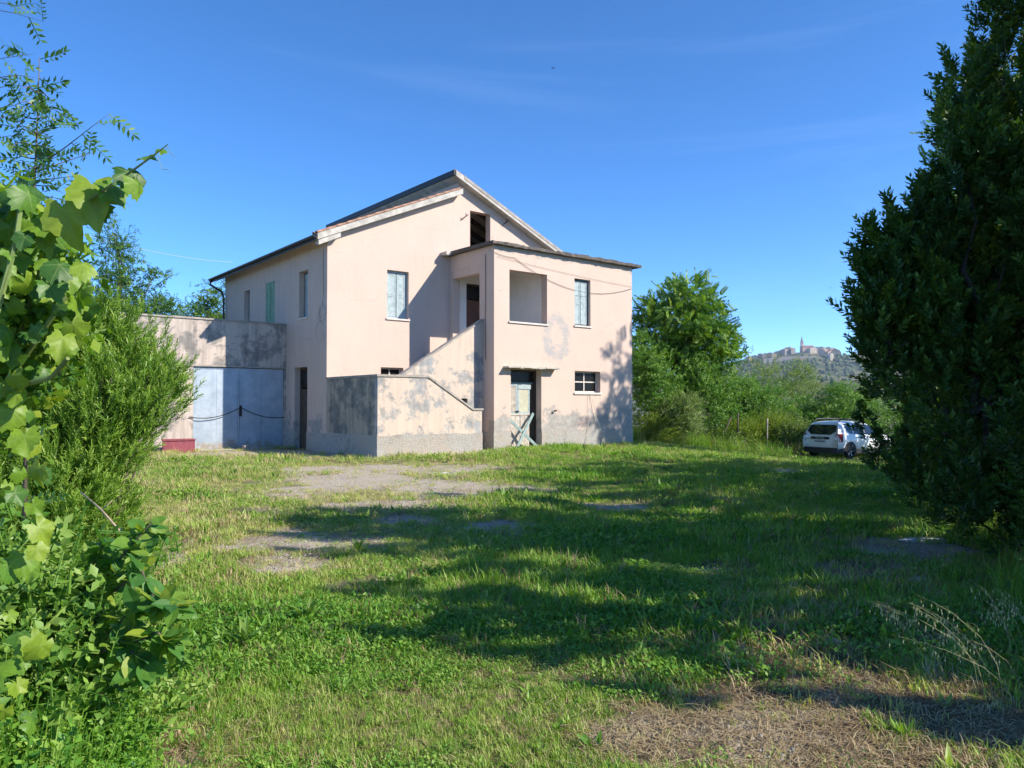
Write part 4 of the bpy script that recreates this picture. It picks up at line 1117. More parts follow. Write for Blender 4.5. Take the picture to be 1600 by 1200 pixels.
for i in range(36):   # lower straggling leaves
    px = rnd.uniform(-20, 70); py = rnd.uniform(640, 1130); Y = rnd.uniform(2.0, 2.4)
    vleaf(P(px, py, Y), rnd.uniform(24, 52) / F * 2.1 * .62, view + Vector((rnd.gauss(0, .4), rnd.gauss(0, .4), rnd.gauss(.3, .4))), (rnd.gauss(0, .7), rnd.gauss(0, .4), -1))

vb = []
for i in range(60):
    py = rnd.uniform(345, 640); lim = 35 if py < 360 else (85 if py < 500 else 85 - (py - 500) * .6)
    q = P(rnd.uniform(-60, lim), py, rnd.uniform(2.15, 2.7)) - vo; vb.append((q.x, q.y, q.z, .09, .09, .09))
SHV = [shoot(7, .12, .05, .2, 2.1, 24), shoot(6, .10, .055, .1, 2.2, 25)]
L_VIN = leaf_mat('small_vine_leaf', [(0.045, 0.13, 0.022), (0.10, 0.225, 0.024), (0.17, 0.30, 0.024), (0.29, 0.38, 0.04)], .38, .5)
_, cm_ = broad_meshes(vb, (0, 0, 0), (0, 0, 1), .01, 900, SHV, L_VIN, 93, .2, .1, (.5, .25), .1, GSTEM, 4, (.7, 1.3))
o = link(bpy.data.objects.new('small_leaves', cm_), vine); o['kind'] = 'stuff'

# ---- plum sucker shrub, lower left
def plum_leaf_mesh(seed):
    r = random.Random(seed); v = []; n = 6
    for i in range(n + 1):
        u = i / n; w_ = .30 * math.sin(math.pi * min(1, u ** .85)) ; z = -.25 * u * u + .03 * math.sin(u * 9)
        v += [(-w_, u, z + .10 * w_ * 2), (0, u, z), (w_, u, z + .10 * w_ * 2)]
    f = []
    for i in range(n):
        a = 3 * i
        f += [(a, a + 1, a + 4, a + 3), (a + 1, a + 2, a + 5, a + 4)]
    return MB().add(v, f).mesh('leaf', L_PLUM)
PLM = [plum_leaf_mesh(s) for s in range(3)]
plum = empty('plum_shrub', (P(120, 1000, 3.3).x, 3.3, 0)); tag(plum, 'young shrub with glossy oval leaves at the edge of the grass, lower left', 'shrub')
po = plum.location.copy()
mb = MB(); rnd = random.Random(21)
paths = [[(110, 1080, 3.4), (150, 930, 3.3), (200, 860, 3.2), (240, 815, 3.2)], [(110, 1080, 3.4), (170, 930, 3.2), (225, 890, 3.1), (258, 960, 3.0)], [(120, 1080, 3.4), (180, 980, 3.1), (230, 940, 3.0), (282, 945, 2.95)],
         [(110, 1080, 3.4), (160, 960, 3.4), (215, 830, 3.5), (262, 835, 3.5)], [(120, 1090, 3.3), (190, 1010, 3.0), (250, 985, 2.9), (275, 1000, 2.9)], [(110, 1080, 3.4), (120, 960, 3.3), (150, 880, 3.3), (165, 850, 3.3)],
         [(110, 1090, 3.4), (150, 1020, 3.0), (200, 1000, 2.95), (230, 1040, 2.9)]]
for pth in paths:
    pts = [P(*q) for q in pth]
    pts[0].z = max(0, pts[0].z)
    mb.tube([p - po for p in pts], [.009, .007, .005, .003], 6)
    for k in range(41):
        u = rnd.uniform(.7, 3.0); i = min(2, int(u)); q = pts[i].lerp(pts[i + 1], u - i)
        o = bpy.data.objects.new('leaf', rnd.choice(PLM)); link(o, plum)
        ax = (pts[i + 1] - pts[i]).normalized()
        y = (ax * .4 + Vector((rnd.gauss(0, .8), rnd.gauss(0, .7), rnd.gauss(.0, .5)))).normalized()
        z = Vector((rnd.gauss(0, .4), rnd.gauss(-.3, .4), 1)); z = (z - y * z.dot(y)).normalized(); x = y.cross(z)
        o.matrix_basis = Matrix.Translation(q - po) @ Matrix((x, y, z)).transposed().to_4x4() @ Matrix.Scale(rnd.uniform(.07, .125), 4)
mb.build('stem', BARK, plum)
# dead forked branch lying in the rosemary
mb = MB(); a = [P(128, 768, 4.6), P(160, 795, 4.4), P(193, 832, 4.2)]; o0 = a[2]
mb.tube([p - o0 for p in a], [.004, .006, .007], 6); mb.tube([P(162, 796, 4.4) - o0, P(178, 781, 4.4) - o0], [.005, .003], 5)
tag(mb.build('dead_branch', TWIG, None, True, o0), 'bare forked dead branch sticking out below the rosemary', 'branch')

# ---- bramble thicket that fills the left edge below the vine
r = np.random.default_rng(88)
bl = []
rnd = random.Random(31)
for i in range(34):
    py = rnd.uniform(930, 1160); Yb = rnd.uniform(2.75, 3.7); px = rnd.uniform(-130, -20) if py < 980 else rnd.uniform(-60, 60 + (py - 840) * .25)
    q = P(px, py, Yb)
    bl.append((q.x, q.y, max(.12, q.z), rnd.uniform(.12, .2), rnd.uniform(.12, .2), rnd.uniform(.12, .2)))
o0 = Vector((-2.4, 3.2, 0))
bl = [(b[0] - o0.x, b[1] - o0.y, b[2], *b[3:]) for b in bl]
SHB = [shoot(9, .15, .052, .35, 1.6, 14), shoot(11, .18, .045, .3, 1.7, 15), shoot(8, .13, .06, .3, 1.5, 16)]
tm_, cm_ = broad_meshes(bl, (0, 0, -.05), (0, 0, 1.2), .015, 2600, SHB, L_SHRUB, 89, .3, .2, (.5, .22), .4, BARK, 30, (.7, 1.3), 5)
plant('bramble_bush', 'leafy bramble thicket along the left edge below the grapevine', 'bush', o0, tm_, cm_, None, 0, 1, 'foliage', 'stem')
# ------------------------------------------------------------------ white SUV
def car():
    paint = NT('white_car_paint'); paint.set(col=(0.78, 0.79, 0.80), rough=0.28, spec=0.5); paint.put(paint.b.inputs['Coat Weight'], 0.6); paint = paint.m
    black = simple('black_plastic', (0.018, 0.018, 0.02), 0.6); rub = simple('tyre_rubber', (0.02, 0.02, 0.02), 0.9)
    alloy = NT('alloy'); alloy.set(col=(0.35, 0.36, 0.38), rough=0.4, metal=0.8); alloy = alloy.m
    glass = NT('car_glass'); glass.set(col=(0.012, 0.016, 0.02), rough=0.05, spec=0.6); glass = glass.m
    red = NT('tail_lens_red'); red.set(col=(0.35, 0.01, 0.015), rough=0.2); red = red.m
    lens = simple('tail_lens_clear', (0.72, 0.70, 0.70), 0.25, 0, 0.05); platem = simple('plate_white', (0.55, 0.57, 0.62), 0.5, 0, 0.05)
    chrome = NT('chrome_letters'); chrome.set(col=(0.75, 0.75, 0.72), rough=0.3, metal=0.3); chrome = chrome.m
    x, y = 13.64, 33.22
    c = empty('parked_car', (x, y, float(zt(x + 1, y + 1))), R(-57)); tag(c, 'white compact SUV with black roof rails parked on the grass beside the laurel', 'car')
    S = [[(.80,.10,.30),(.87,.02,.55),(.88,.0,.72),(.86,.04,1.0),(.67,.33,1.50),(.60,.42,1.60)],
         [(.86,.2,.28),(.905,.13,.55),(.915,.12,.74),(.90,.16,1.02),(.715,.46,1.53),(.62,.52,1.635)],
         [(.88,.42,.28),(.915,.40,.55),(.93,.40,.76),(.905,.42,1.03),(.73,.62,1.55),(.63,.66,1.65)],
         [(.88,.86,.28),(.915,.86,.55),(.935,.86,.78),(.905,.86,1.03),(.735,.9,1.56),(.64,.92,1.665)],
         [(.88,1.3,.26),(.905,1.3,.55),(.91,1.3,.74),(.90,1.3,1.03),(.735,1.35,1.56),(.64,1.36,1.67)],
         [(.88,2.0,.26),(.905,2.0,.55),(.91,2.0,.74),(.90,2.0,1.02),(.735,2.0,1.56),(.64,2.0,1.66)],
         [(.88,2.6,.26),(.905,2.6,.55),(.91,2.6,.74),(.89,2.7,1.02),(.71,2.5,1.53),(.62,2.48,1.62)],
         [(.88,3.1,.28),(.915,3.15,.55),(.925,3.2,.76),(.88,3.2,.99),(.80,3.12,1.06),(.66,3.10,1.12)],
         [(.87,3.7,.28),(.91,3.7,.55),(.915,3.7,.76),(.85,3.75,.95),(.76,3.75,1.01),(.58,3.75,1.05)],
         [(.82,4.15,.28),(.86,4.2,.5),(.85,4.2,.68),(.80,4.15,.86),(.70,4.12,.92),(.55,4.1,.95)],
         [(.66,4.26,.30),(.70,4.33,.48),(.70,4.33,.64),(.66,4.28,.78),(.58,4.24,.83),(.45,4.22,.86)]]
    mb = MB(); k = 12; V = []
    for ring in S:
        V += [(a, b, z) for a, b, z in ring] + [(-a, b, z) for a, b, z in reversed(ring)]
    f = []
    for i in range(len(S) - 1):
        for j in range(k):
            j2 = (j + 1) % k; f.append((i * k + j, i * k + j2, (i + 1) * k + j2, (i + 1) * k + j))
    for base in (0, (len(S) - 1) * k):
        for j in range(5): f.append((base + j, base + j + 1, base + 10 - j, base + 11 - j))
    body = mb.add(V, f).build('body', paint, c, True)
    m = body.modifiers.new('round', 'SUBSURF'); m.levels = 1; m.render_levels = 2
    def rearp(xx, z, off): return (xx, .02 + max(0, z - .98) * .56 - off, z)
    def flat(name, poly, fn, mat, parent, off=.02, th=.02):
        n = len(poly); v = [fn(*p, off) for p in poly] + [fn(*p, off - th) for p in poly]
        return MB().add(v, [tuple(range(n)), tuple(range(2 * n - 1, n - 1, -1))] + [(i, (i + 1) % n, n + (i + 1) % n, n + i) for i in range(n)]).build(name, mat, parent)
    flat('rear_window', [(-.70, 1.22), (-.48, 1.07), (.48, 1.07), (.70, 1.22), (.63, 1.47), (.5, 1.50), (-.5, 1.50), (-.63, 1.47)], rearp, glass, c, .035)
    strip = flat('tailgate_strip', [(-.44, .86), (.44, .86), (.46, .89), (.46, .945), (.44, .97), (-.44, .97), (-.46, .945), (-.46, .89)], rearp, black, c, .03)
    cu = bpy.data.curves.new('letters', 'FONT'); cu.body = 'DUSTER'; cu.size = .085; cu.align_x = 'CENTER'; cu.align_y = 'CENTER'; cu.space_character = 1.5; cu.extrude = .004; cu.materials.append(chrome)
    tx0 = bpy.data.objects.new('letters_curve', cu); tx = bpy.data.objects.new('letters', bpy.data.meshes.new_from_object(tx0)); bpy.data.objects.remove(tx0); link(tx, strip); tx.location = (0, -.022, .915); tx.rotation_euler = (R(90), 0, 0)
    pl = flat('number_plate', [(-.30, .70), (.30, .70), (.30, .83), (-.30, .83)], rearp, platem, c, .035)
    for i in range(7): flat('plate_character', [(-.22 + i * .068, .735), (-.18 + i * .068, .735), (-.18 + i * .068, .80), (-.22 + i * .068, .80)], rearp, black, pl, .038, .004)
    MB().tube([(0, -.005, 1.03), (0, -.03, 1.03)], .035, 10).build('badge', chrome, c)
    for sg in (-1, 1):
        tl = MB().hexa([(sg * .73, .0, .74), (sg * .895, .06, .74), (sg * .93, .30, .78), (sg * .75, .3, .78), (sg * .74, .06, 1.10), (sg * .885, .11, 1.12), (sg * .905, .34, 1.10), (sg * .75, .34, 1.08)]).build('tail_light', red, c)
        MB().hexa([(sg * .735, -.008, .84), (sg * .89, .04, .84), (sg * .895, .08, .84), (sg * .75, .1, .84), (sg * .735, .012, .94), (sg * .885, .06, .94), (sg * .89, .1, .94), (sg * .75, .1, .94)]).build('reversing_lens', lens, tl)
        MB().tube([(sg * .60, .5, 1.66), (sg * .60, .62, 1.735), (sg * .60, 1.4, 1.75), (sg * .60, 2.3, 1.72), (sg * .60, 2.42, 1.64)], [.02, .03, .032, .03, .02], 8).build('roof_rail', black, c)
        def sidep(yy, z, off, sg=sg): return (sg * (.905 - max(0, z - 1.03) * .335 - .012 + off), yy, z)
        flat('quarter_window', [(.66, 1.47), (.66, 1.28), (.86, 1.13), (1.10, 1.09), (1.10, 1.48)], sidep, glass, c, .014)
        flat('door_window', [(1.19, 1.09), (1.98, 1.06), (1.95, 1.50), (1.18, 1.49)], sidep, glass, c, .014)
        flat('door_window', [(2.06, 1.06), (2.92, 1.05), (2.5, 1.45), (2.03, 1.50)], sidep, glass, c, .014)
        flat('door_handle', [(1.30, .93), (1.48, .93), (1.48, .955), (1.30, .955)], sidep, black, c, .03)
        flat('door_handle', [(2.20, .93), (2.38, .93), (2.38, .955), (2.20, .955)], sidep, black, c, .03)
        MB().hexa([(sg * .90, 2.62, 1.02), (sg * 1.06, 2.62, 1.02), (sg * 1.06, 2.72, 1.02), (sg * .90, 2.78, 1.02), (sg * .90, 2.62, 1.15), (sg * 1.05, 2.62, 1.15), (sg * 1.05, 2.70, 1.14), (sg * .90, 2.76, 1.15)]).build('wing_mirror', black, c)
        flat('sill_trim', [(1.25, .24), (2.95, .24), (2.95, .36), (1.25, .36)], sidep, black, c, .02)
        for yy in (.84, 3.5):
            # dark wheel arch, tyre and rim
            arc = [(yy + math.cos(a) * .43, .34 + math.sin(a) * .43) for a in [math.pi * i / 12 for i in range(13)]]
            flat('wheel_arch', arc, lambda a, z, off, sg=sg: (sg * (.925 + off), a, z), black, c, .018, .03)
            wh = MB().lathe([(.20, .84), (.30, .86), (.335, .90), (.34, .95), (.335, 1.0), (.31, 1.03), (.22, 1.02)], 'x', 24, (-.07 if sg > 0 else 0, yy, .34))
            if sg < 0: wh.v = [(-a, b, z) for a, b, z in wh.v]; wh.v = [(a - (-.07 if False else -.07), b, z) for a, b, z in wh.v]
            wo = wh.build('wheel', rub, c, True)
            xr = sg * .945
            rm = MB()
            for q in range(5):
                a = 2 * math.pi * q / 5
                rm.hexa([(xr - sg * .02, yy + math.cos(a - .2) * .05, .34 + math.sin(a - .2) * .05), (xr, yy + math.cos(a - .12) * .215, .34 + math.sin(a - .12) * .215), (xr, yy + math.cos(a + .12) * .215, .34 + math.sin(a + .12) * .215), (xr - sg * .02, yy + math.cos(a + .2) * .05, .34 + math.sin(a + .2) * .05),
                         (xr - sg * .04, yy + math.cos(a - .2) * .05, .34 + math.sin(a - .2) * .05), (xr - sg * .03, yy + math.cos(a - .12) * .215, .34 + math.sin(a - .12) * .215), (xr - sg * .03, yy + math.cos(a + .12) * .215, .34 + math.sin(a + .12) * .215), (xr - sg * .04, yy + math.cos(a + .2) * .05, .34 + math.sin(a + .2) * .05)])
            rm.tube([(xr - sg * .05, yy, .34), (xr - sg * .005, yy, .34)], .06, 10)
            rm.build('rim', alloy, wo)
    MB().prism([(-.86, .12), (-.80, -.02), (-.6, -.07), (.6, -.07), (.80, -.02), (.86, .12), (.915, .42), (.80, .42), (.6, .1), (-.6, .1), (-.80, .42), (-.915, .42)], 'z', .26, .50).build('bumper', black, c)
    MB().tube([(0, .02, 1.13), (.28, .06, 1.12)], .01, 5).build('wiper', black, c)
car()

# ------------------------------------------------------------------ cables, planks and other small things at the house
HM = house.matrix_basis.copy()
def hp(t_, s_, z): return HM @ Vector((t_, s_, z))
def wire(name, pts, r, mat, label, cat, sides=5):
    o0 = pts[0]
    return tag(MB().tube([p - o0 for p in pts], r, sides).build(name, mat, None, True, o0), label, cat)
def sag(a, b, d, n=14): return [a.lerp(b, i / n) - Vector((0, 0, d * 4 * (i / n) * (1 - i / n))) for i in range(n + 1)]
wire('cable', sag(hp(.85, -.03, 6.66), hp(6.84, -.03, 6.15), .62), .007, M['cable'], 'black cable sagging across the upper front of the wing', 'cable')
wire('cable', sag(hp(.0, -.03, 6.75), hp(.85, -.03, 6.66), .04, 6) , .007, M['cable'], 'short cable end pinned above the loggia opening', 'cable')
wire('cable', sag(hp(.1, -.035, 6.62), hp(6.84, -.035, 6.22), .05), .004, M['cable'], 'thin taut wire under the wing roof', 'cable')
wire('cable', [hp(-.02, .47, 6.75), hp(-.03, .46, 5.4), hp(-.025, .48, 4.2), hp(-.02, .45, 3.1)], .010, M['cable'], 'black cable hanging straight down beside the loggia doorway', 'cable')
wire('cable', [hp(4.45, -.06, 1.95), hp(4.43, -.07, 1.3), hp(4.36, -.07, .6), hp(4.2, -.1, .03)], .008, M['sill'], 'pale wire hanging to the ground under the small window, left strand', 'cable')
wire('cable', [hp(4.55, -.06, 1.95), hp(4.75, -.08, 1.2), hp(5.05, -.1, .5), hp(5.25, -.2, .03)], .008, M['sill'], 'pale wire slanting to the ground under the small window, right strand', 'cable')
pts = []
for k in range(3):
    for i in range(17):
        a = 2 * math.pi * i / 16; rr = (.26, .22, .29)[k]
        pts.append(hp(TL - .03 - .02 * k, 3.02 + math.cos(a) * rr * .9 + .03 * k, 4.62 - .03 * k + math.sin(a) * rr))
for i in range(17):
    a = math.pi / 2 + 2 * math.pi * i / 16; pts.append(hp(TL - .035, 3.22 + math.cos(a) * .33, 3.98 + math.sin(a) * .36))
wire('cable_coil', pts, .008, M['sill'], 'coil of pale cable hung at the left corner of the house', 'cable')
wire('cable', [hp(TL - .02, 2.95, 6.7), hp(TL - .02, 2.97, 6.0), hp(TL - .03, 2.9, 5.2), hp(TL - .03, 3.0, 4.85)], .006, M['cable'], 'thin cable running from the eave down to the coil', 'cable')
wire('overhead_wire', sag(P(40, 335, 30), P(362, 409, 36.5), .35), .006, M['sill'], 'white overhead wire crossing the sky towards the eaves', 'wire')
wire('lamp_flex', [hp(1.2, .9, 6.62), hp(1.2, .9, 6.15)], .008, M['cable'], 'bare lamp flex hanging in the loggia opening', 'lamp flex').data
b = MB().lathe([(.0, -.06), (.03, -.05), (.035, 0), (.02, .05), (.0, .06)], 'z', 8).build('bulb_holder', M['iron'], bpy.data.objects['lamp_flex']); b.location = hp(1.2, .9, 6.12) - hp(1.2, .9, 6.62)
def plank(a, b, w_, th, mat, label):
    d = (b - a); L = d.length; d.normalize()
    n = (HM.to_3x3() @ Vector((0, -1, 0))); n = (n - d * n.dot(d)).normalized(); x_ = d.cross(n)
    o = MB().box(-w_ / 2, w_ / 2, -th / 2, th / 2, 0, L).build('plank', mat)
    o.matrix_basis = Matrix.Translation(a) @ Matrix((x_, n, d)).transposed().to_4x4()
    tag(o, label, 'plank', 'green planks crossed at the door')
plank(hp(1.98, -.02, .0), hp(.72, .20, 1.12), .10, .035, M['teal'], 'green plank leaning to the left across the ground floor door')
plank(hp(.86, -.12, .0), hp(1.92, .22, 1.24), .10, .035, M['teal'], 'green plank leaning to the right in front of the other one at the door')
# chain across the garage door
GM = gar.matrix_basis.copy()
def gp_(t_, s_, z): return GM @ Vector((t_, s_, z))
ch = wire('chain', sag(gp_(-3.35, -.05, 1.14), gp_(-1.65, -.05, 1.46), .17) + sag(gp_(-1.65, -.05, 1.46), gp_(-.06, -.05, 1.10), .15)[1:], .015, M['iron'], 'dark chain drooping across the metal garage door', 'chain')
pd = MB().box(-.035, .035, -.03, .03, -.32, .06).build('padlock_bar', M['iron'], ch); pd.location = gp_(-1.65, -.05, 1.46) - ch.location; pd.rotation_euler = (0, 0, TH)
RED = simple('faded_red_plastic', (0.27, 0.06, 0.075), 0.6, 0, 0.2, 5)
mb = MB(); g = P(280, 700, 24.3); mb.prism([(-.75, -.3), (.75, -.3), (.75, .3), (-.75, .3)], 'z', 0, .04)
for (a, b, c, d) in ((-.75, .75, -.3, -.27), (-.75, .75, .27, .3), (-.75, -.72, -.27, .27), (.72, .75, -.27, .27)): mb.box(a, b, c, d, .04, .42)
for (a, b, c, d) in ((-.79, .79, -.34, -.27), (-.79, .79, .27, .34), (-.79, -.72, -.27, .27), (.72, .79, -.27, .27)): mb.box(a, b, c, d, .42, .46)
o = mb.build('tub', RED, None, False, (g.x, 24.3, 0)); o.rotation_euler = (0, 0, R(30)); o.scale = (.62, .8, .95); tag(o, 'faded red tub half hidden behind the rosemary near the garage', 'tub')
g = gp_(-1.65, -.9, 0); mb = MB(); mb.box(-.2, .2, -.1, .1, 0, .045); mb.box(-.2, -.16, -.1, .1, .045, .18); mb.box(.16, .2, -.1, .1, .045, .18); mb.box(-.02, .02, -.1, .1, .045, .18); mb.box(-.16, -.02, -.1, -.07, .045, .18); mb.box(.02, .16, -.1, -.07, .045, .18); mb.box(-.16, -.02, .07, .1, .045, .18); mb.box(.02, .16, .07, .1, .045, .18)
o = mb.build('hollow_block', M['coping'], None, False, g); o.rotation_euler = (0, 0, TH + .1); tag(o, 'small hollow building block on the ground before the garage door', 'block')
# stakes behind the lawn
for (px, y0, y1, Y, lean, mt, lab) in ((1198, 654, 684, 34.2, .02, M['coping'], 'pale upright stake in the scrub left of the white car'), (1152, 645, 684, 33.8, .03, M['darkwood'], 'dark upright stake beside the yellowish shrub'), (1130, 652, 684, 33.3, .35, M['darkwood'], 'dark leaning stake above the low dark bush')):
    g = P(px, y1, Y); z0 = float(zt(g.x, Y)); tp_ = P(px, y0, Y).z
    wire('stake', [Vector((g.x - lean, Y, z0 - .1)), Vector((g.x, Y, (z0 + tp_) / 2)), Vector((g.x + lean, Y, tp_))], .035, mt, lab, 'stake', 7)

# ------------------------------------------------------------------ stones
def stone(px, py, wpx, hr, dr, seed, lab, mat):
    X, Y = px_ground(px, py); w_ = wpx / F * Y / 2
    r = random.Random(seed); v = []; nlat, nlon = 5, 10
    for i in range(nlat + 1):
        for j in range(nlon):
            a = math.pi * i / nlat - math.pi / 2; b = 2 * math.pi * j / nlon; k = 1 + r.uniform(-.16, .16)
            sx = math.copysign(abs(math.cos(b)) ** .7, math.cos(b)); sy = math.copysign(abs(math.sin(b)) ** .7, math.sin(b))
            v.append((math.cos(a) ** .6 * sx * w_ * k if abs(math.cos(a)) > 1e-6 else 0, math.cos(a) ** .6 * sy * w_ * dr * k if abs(math.cos(a)) > 1e-6 else 0, math.sin(a) * w_ * hr))
    f = [(i * nlon + j, i * nlon + (j + 1) % nlon, (i + 1) * nlon + (j + 1) % nlon, (i + 1) * nlon + j) for i in range(nlat) for j in range(nlon)]
    o = MB().add(v, f).build('stone', mat, None, False, (X, Y, float(zt(X, Y)) + w_ * hr * .5)); o.rotation_euler = (0, 0, r.uniform(-.3, .3)); tag(o, lab, 'stone')
PALE = simple('pale_limestone', (0.55, 0.53, 0.49), 0.9, 0, 0.2, 8, 0.4)
stone(1440, 848, 80, .10, .35, 3, 'long flat pale stone lying at the foot of the nearest laurel', PALE)
stone(1300, 1003, 24, .5, .7, 4, 'fist sized grey stone on the dry path', M['concrete'])
stone(1432, 906, 34, .25, .6, 5, 'small pale stone in the shade between the laurel and the wild oats', PALE)
stone(695, 742, 14, .5, .8, 6, 'little stone on the gravel before the stairs', PALE)

# ------------------------------------------------------------------ hill town
TW = [simple('town_wall_ochre', (0.56, 0.40, 0.25), 0.9, 0, 0.1, .2), simple('town_wall_cream', (0.66, 0.53, 0.39), 0.9, 0, 0.1, .2), simple('town_wall_rose', (0.50, 0.34, 0.27), 0.9, 0, 0.1, .2), simple('town_wall_grey', (0.30, 0.26, 0.22), 0.9, 0, 0.1, .2)]
TR_ = simple('town_roof', (0.27, 0.15, 0.10), 0.9, 0, 0.2, .3)
TWIN = simple('town_window', (0.06, 0.05, 0.05), 0.6)
def thouse(px, Y, w_, d_, h, rz, mi, lab, grp='houses of the hill town', dz=-2.0):
    X = (px - 800) / F * Y; z = float(zt(X, Y))
    e = empty('town_house', (X, Y, z), rz); tag(e, lab, 'house', grp)
    MB().prism([(-w_ / 2, dz), (w_ / 2, dz), (w_ / 2, h), (0, h + w_ * .16), (-w_ / 2, h)], 'y', -d_ / 2, d_ / 2).build('wall', TW[mi], e)
    k = w_ * .16
    mb = MB()
    for s in (-1, 1):
        mb.hexa([(s * (w_ / 2 + .5), -d_ / 2 - .5, h - .1), (0, -d_ / 2 - .5, h + k + .05), (0, d_ / 2 + .5, h + k + .05), (s * (w_ / 2 + .5), d_ / 2 + .5, h - .1),
                 (s * (w_ / 2 + .5), -d_ / 2 - .5, h + .3), (0, -d_ / 2 - .5, h + k + .5), (0, d_ / 2 + .5, h + k + .5), (s * (w_ / 2 + .5), d_ / 2 + .5, h + .3)])
    mb.build('roof', TR_, e)
    n = max(2, int(w_ / 4.5))
    for i in range(n):
        for q in range(max(1, int(h / 4))):
            u = -w_ / 2 + (i + .5) * w_ / n
            MB().box(u - .6, u + .6, -d_ / 2 - .06, -d_ / 2 + .02, 1.6 + q * 3.6, 3.4 + q * 3.6).build('window', TWIN, e)
    return e
rnd = random.Random(77)
lefth = [(1172, 8), (1180, 9), (1188, 8), (1196, 9), (1203, 8), (1209, 8), (1215, 9), (1221, 8), (1227, 10), (1232, 11), (1238, 9)]
for i, (px, h) in enumerate(lefth):
    thouse(px, 2000 + rnd.uniform(-15, 25), rnd.uniform(11, 16), 13, h * 1.2 * rnd.uniform(.85, 1.15), rnd.uniform(-.5, .5), rnd.choice([0, 2, 3, 3]), 'small house of the row climbing the left slope of the hill town', 'houses on the left slope of the hill town')
righth = [(1270, 13), (1275, 14), (1279, 12), (1283, 15), (1287, 12), (1291, 12), (1294, 14), (1298, 11), (1301, 12), (1305, 11), (1308, 12), (1311, 10), (1284, 9), (1296, 8), (1303, 8)]
for i, (px, h) in enumerate(righth):
    thouse(px, (2000 if i < 12 else 1962) + rnd.uniform(-12, 12), rnd.uniform(12, 20), 14, h * 1.15 * rnd.uniform(.85, 1.15), rnd.uniform(-.5, .5), rnd.choice([0, 1, 1, 2]), 'pale house packed in right of the church on the hill', 'houses right of the church on the hill')
thouse(1160, 1500, 26, 14, 8, .3, 1, 'lone farmhouse on the lower slope left below the hill town', None)
thouse(1299, 1880, 9, 9, 16, .2, 1, 'tall pale house standing below the town on the right', None)
# church with bell tower and spire
cx = (1256 - 800) / F * 2000; cz = float(zt(cx, 2000))
chu = empty('church', (cx, 2000, cz), .1); tag(chu, 'church with slender spired bell tower on top of the hill town', 'church')
MB().prism([(-6, -3), (26, -3), (26, 15), (-6, 15)], 'y', -8, 8).build('nave', TW[2], chu)
MB().hexa([(-7, -9, 15), (27, -9, 15), (27, 9, 15), (-7, 9, 15), (-6, -.4, 19), (26, -.4, 19), (26, .4, 19), (-6, .4, 19)]).build('roof', TR_, chu)
tw = MB().box(-7.5, -1.5, -4, 2, -3, 29).build('bell_tower', TW[2], chu)
MB().box(-8.1, -.9, -4.6, 2.6, 29.01, 30).build('cornice', TW[3], tw)
MB().lathe([(3.2, 30), (2.9, 33), (.9, 40), (0.15, 47)], 'z', 8, (-4.5, -1, 0)).build('spire', TW[3], tw)
for u in (-4.9, ): MB().box(u - .5, u + 1.3, -4.08, -4.01, 22, 27).build('bell_opening', TWIN, tw)
for i in range(6): MB().box(2 + i * 4, 3.2 + i * 4, -8.06, -8.01, 7, 11).build('window', TWIN, chu)
cx = (1235 - 800) / F * 2000
rot = empty('round_tower', (cx, 2000, float(zt(cx, 2000)))); tag(rot, 'round pale tower with low dome left of the church', 'tower')
MB().lathe([(6.5, -4), (6.5, 13), (7.0, 13.2), (7.0, 14)], 'z', 16).build('wall', TW[1], rot); MB().lathe([(7.0, 14), (5.5, 16.5), (3, 18), (0.1, 18.6)], 'z', 16).build('dome', TW[3], rot)
# town wall below the church
cx = (1240 - 800) / F * 1925
twl = empty('town_wall', (cx, 1925, float(zt(cx, 1925)))); tag(twl, 'long grey buttressed retaining wall below the hill town', 'wall')
MB().prism([(-75, -14), (75, -14), (75, 3), (40, 6), (-20, 6), (-75, 0)], 'y', -3, 3).build('rampart', TW[3], twl)
for i in range(11): MB().hexa([(-78 + i * 13.6, -6, -14), (-75 + i * 13.6, -6, -14), (-75 + i * 13.6, -3.02, -14), (-78 + i * 13.6, -3.02, -14), (-78 + i * 13.6, -3.6, 0), (-75 + i * 13.6, -3.6, 0), (-75 + i * 13.6, -3.02, 0), (-78 + i * 13.6, -3.02, 0)]).build('buttress', TW[3], twl)
# crane
cx = (1166 - 800) / F * 2000
crn = empty('tower_crane', (cx, 2000, float(zt(cx, 2000)))); tag(crn, 'thin tower crane left of the hill town', 'crane')
MB().box(-.7, .7, -.7, .7, -2, 30).build('mast', M['gutter'], crn); MB().box(-24, 16, -.5, .5, 26, 27).build('jib', M['gutter'], crn); MB().box(11, 15, -.8, .8, 23.5, 26).build('counterweight', M['concrete'], crn)
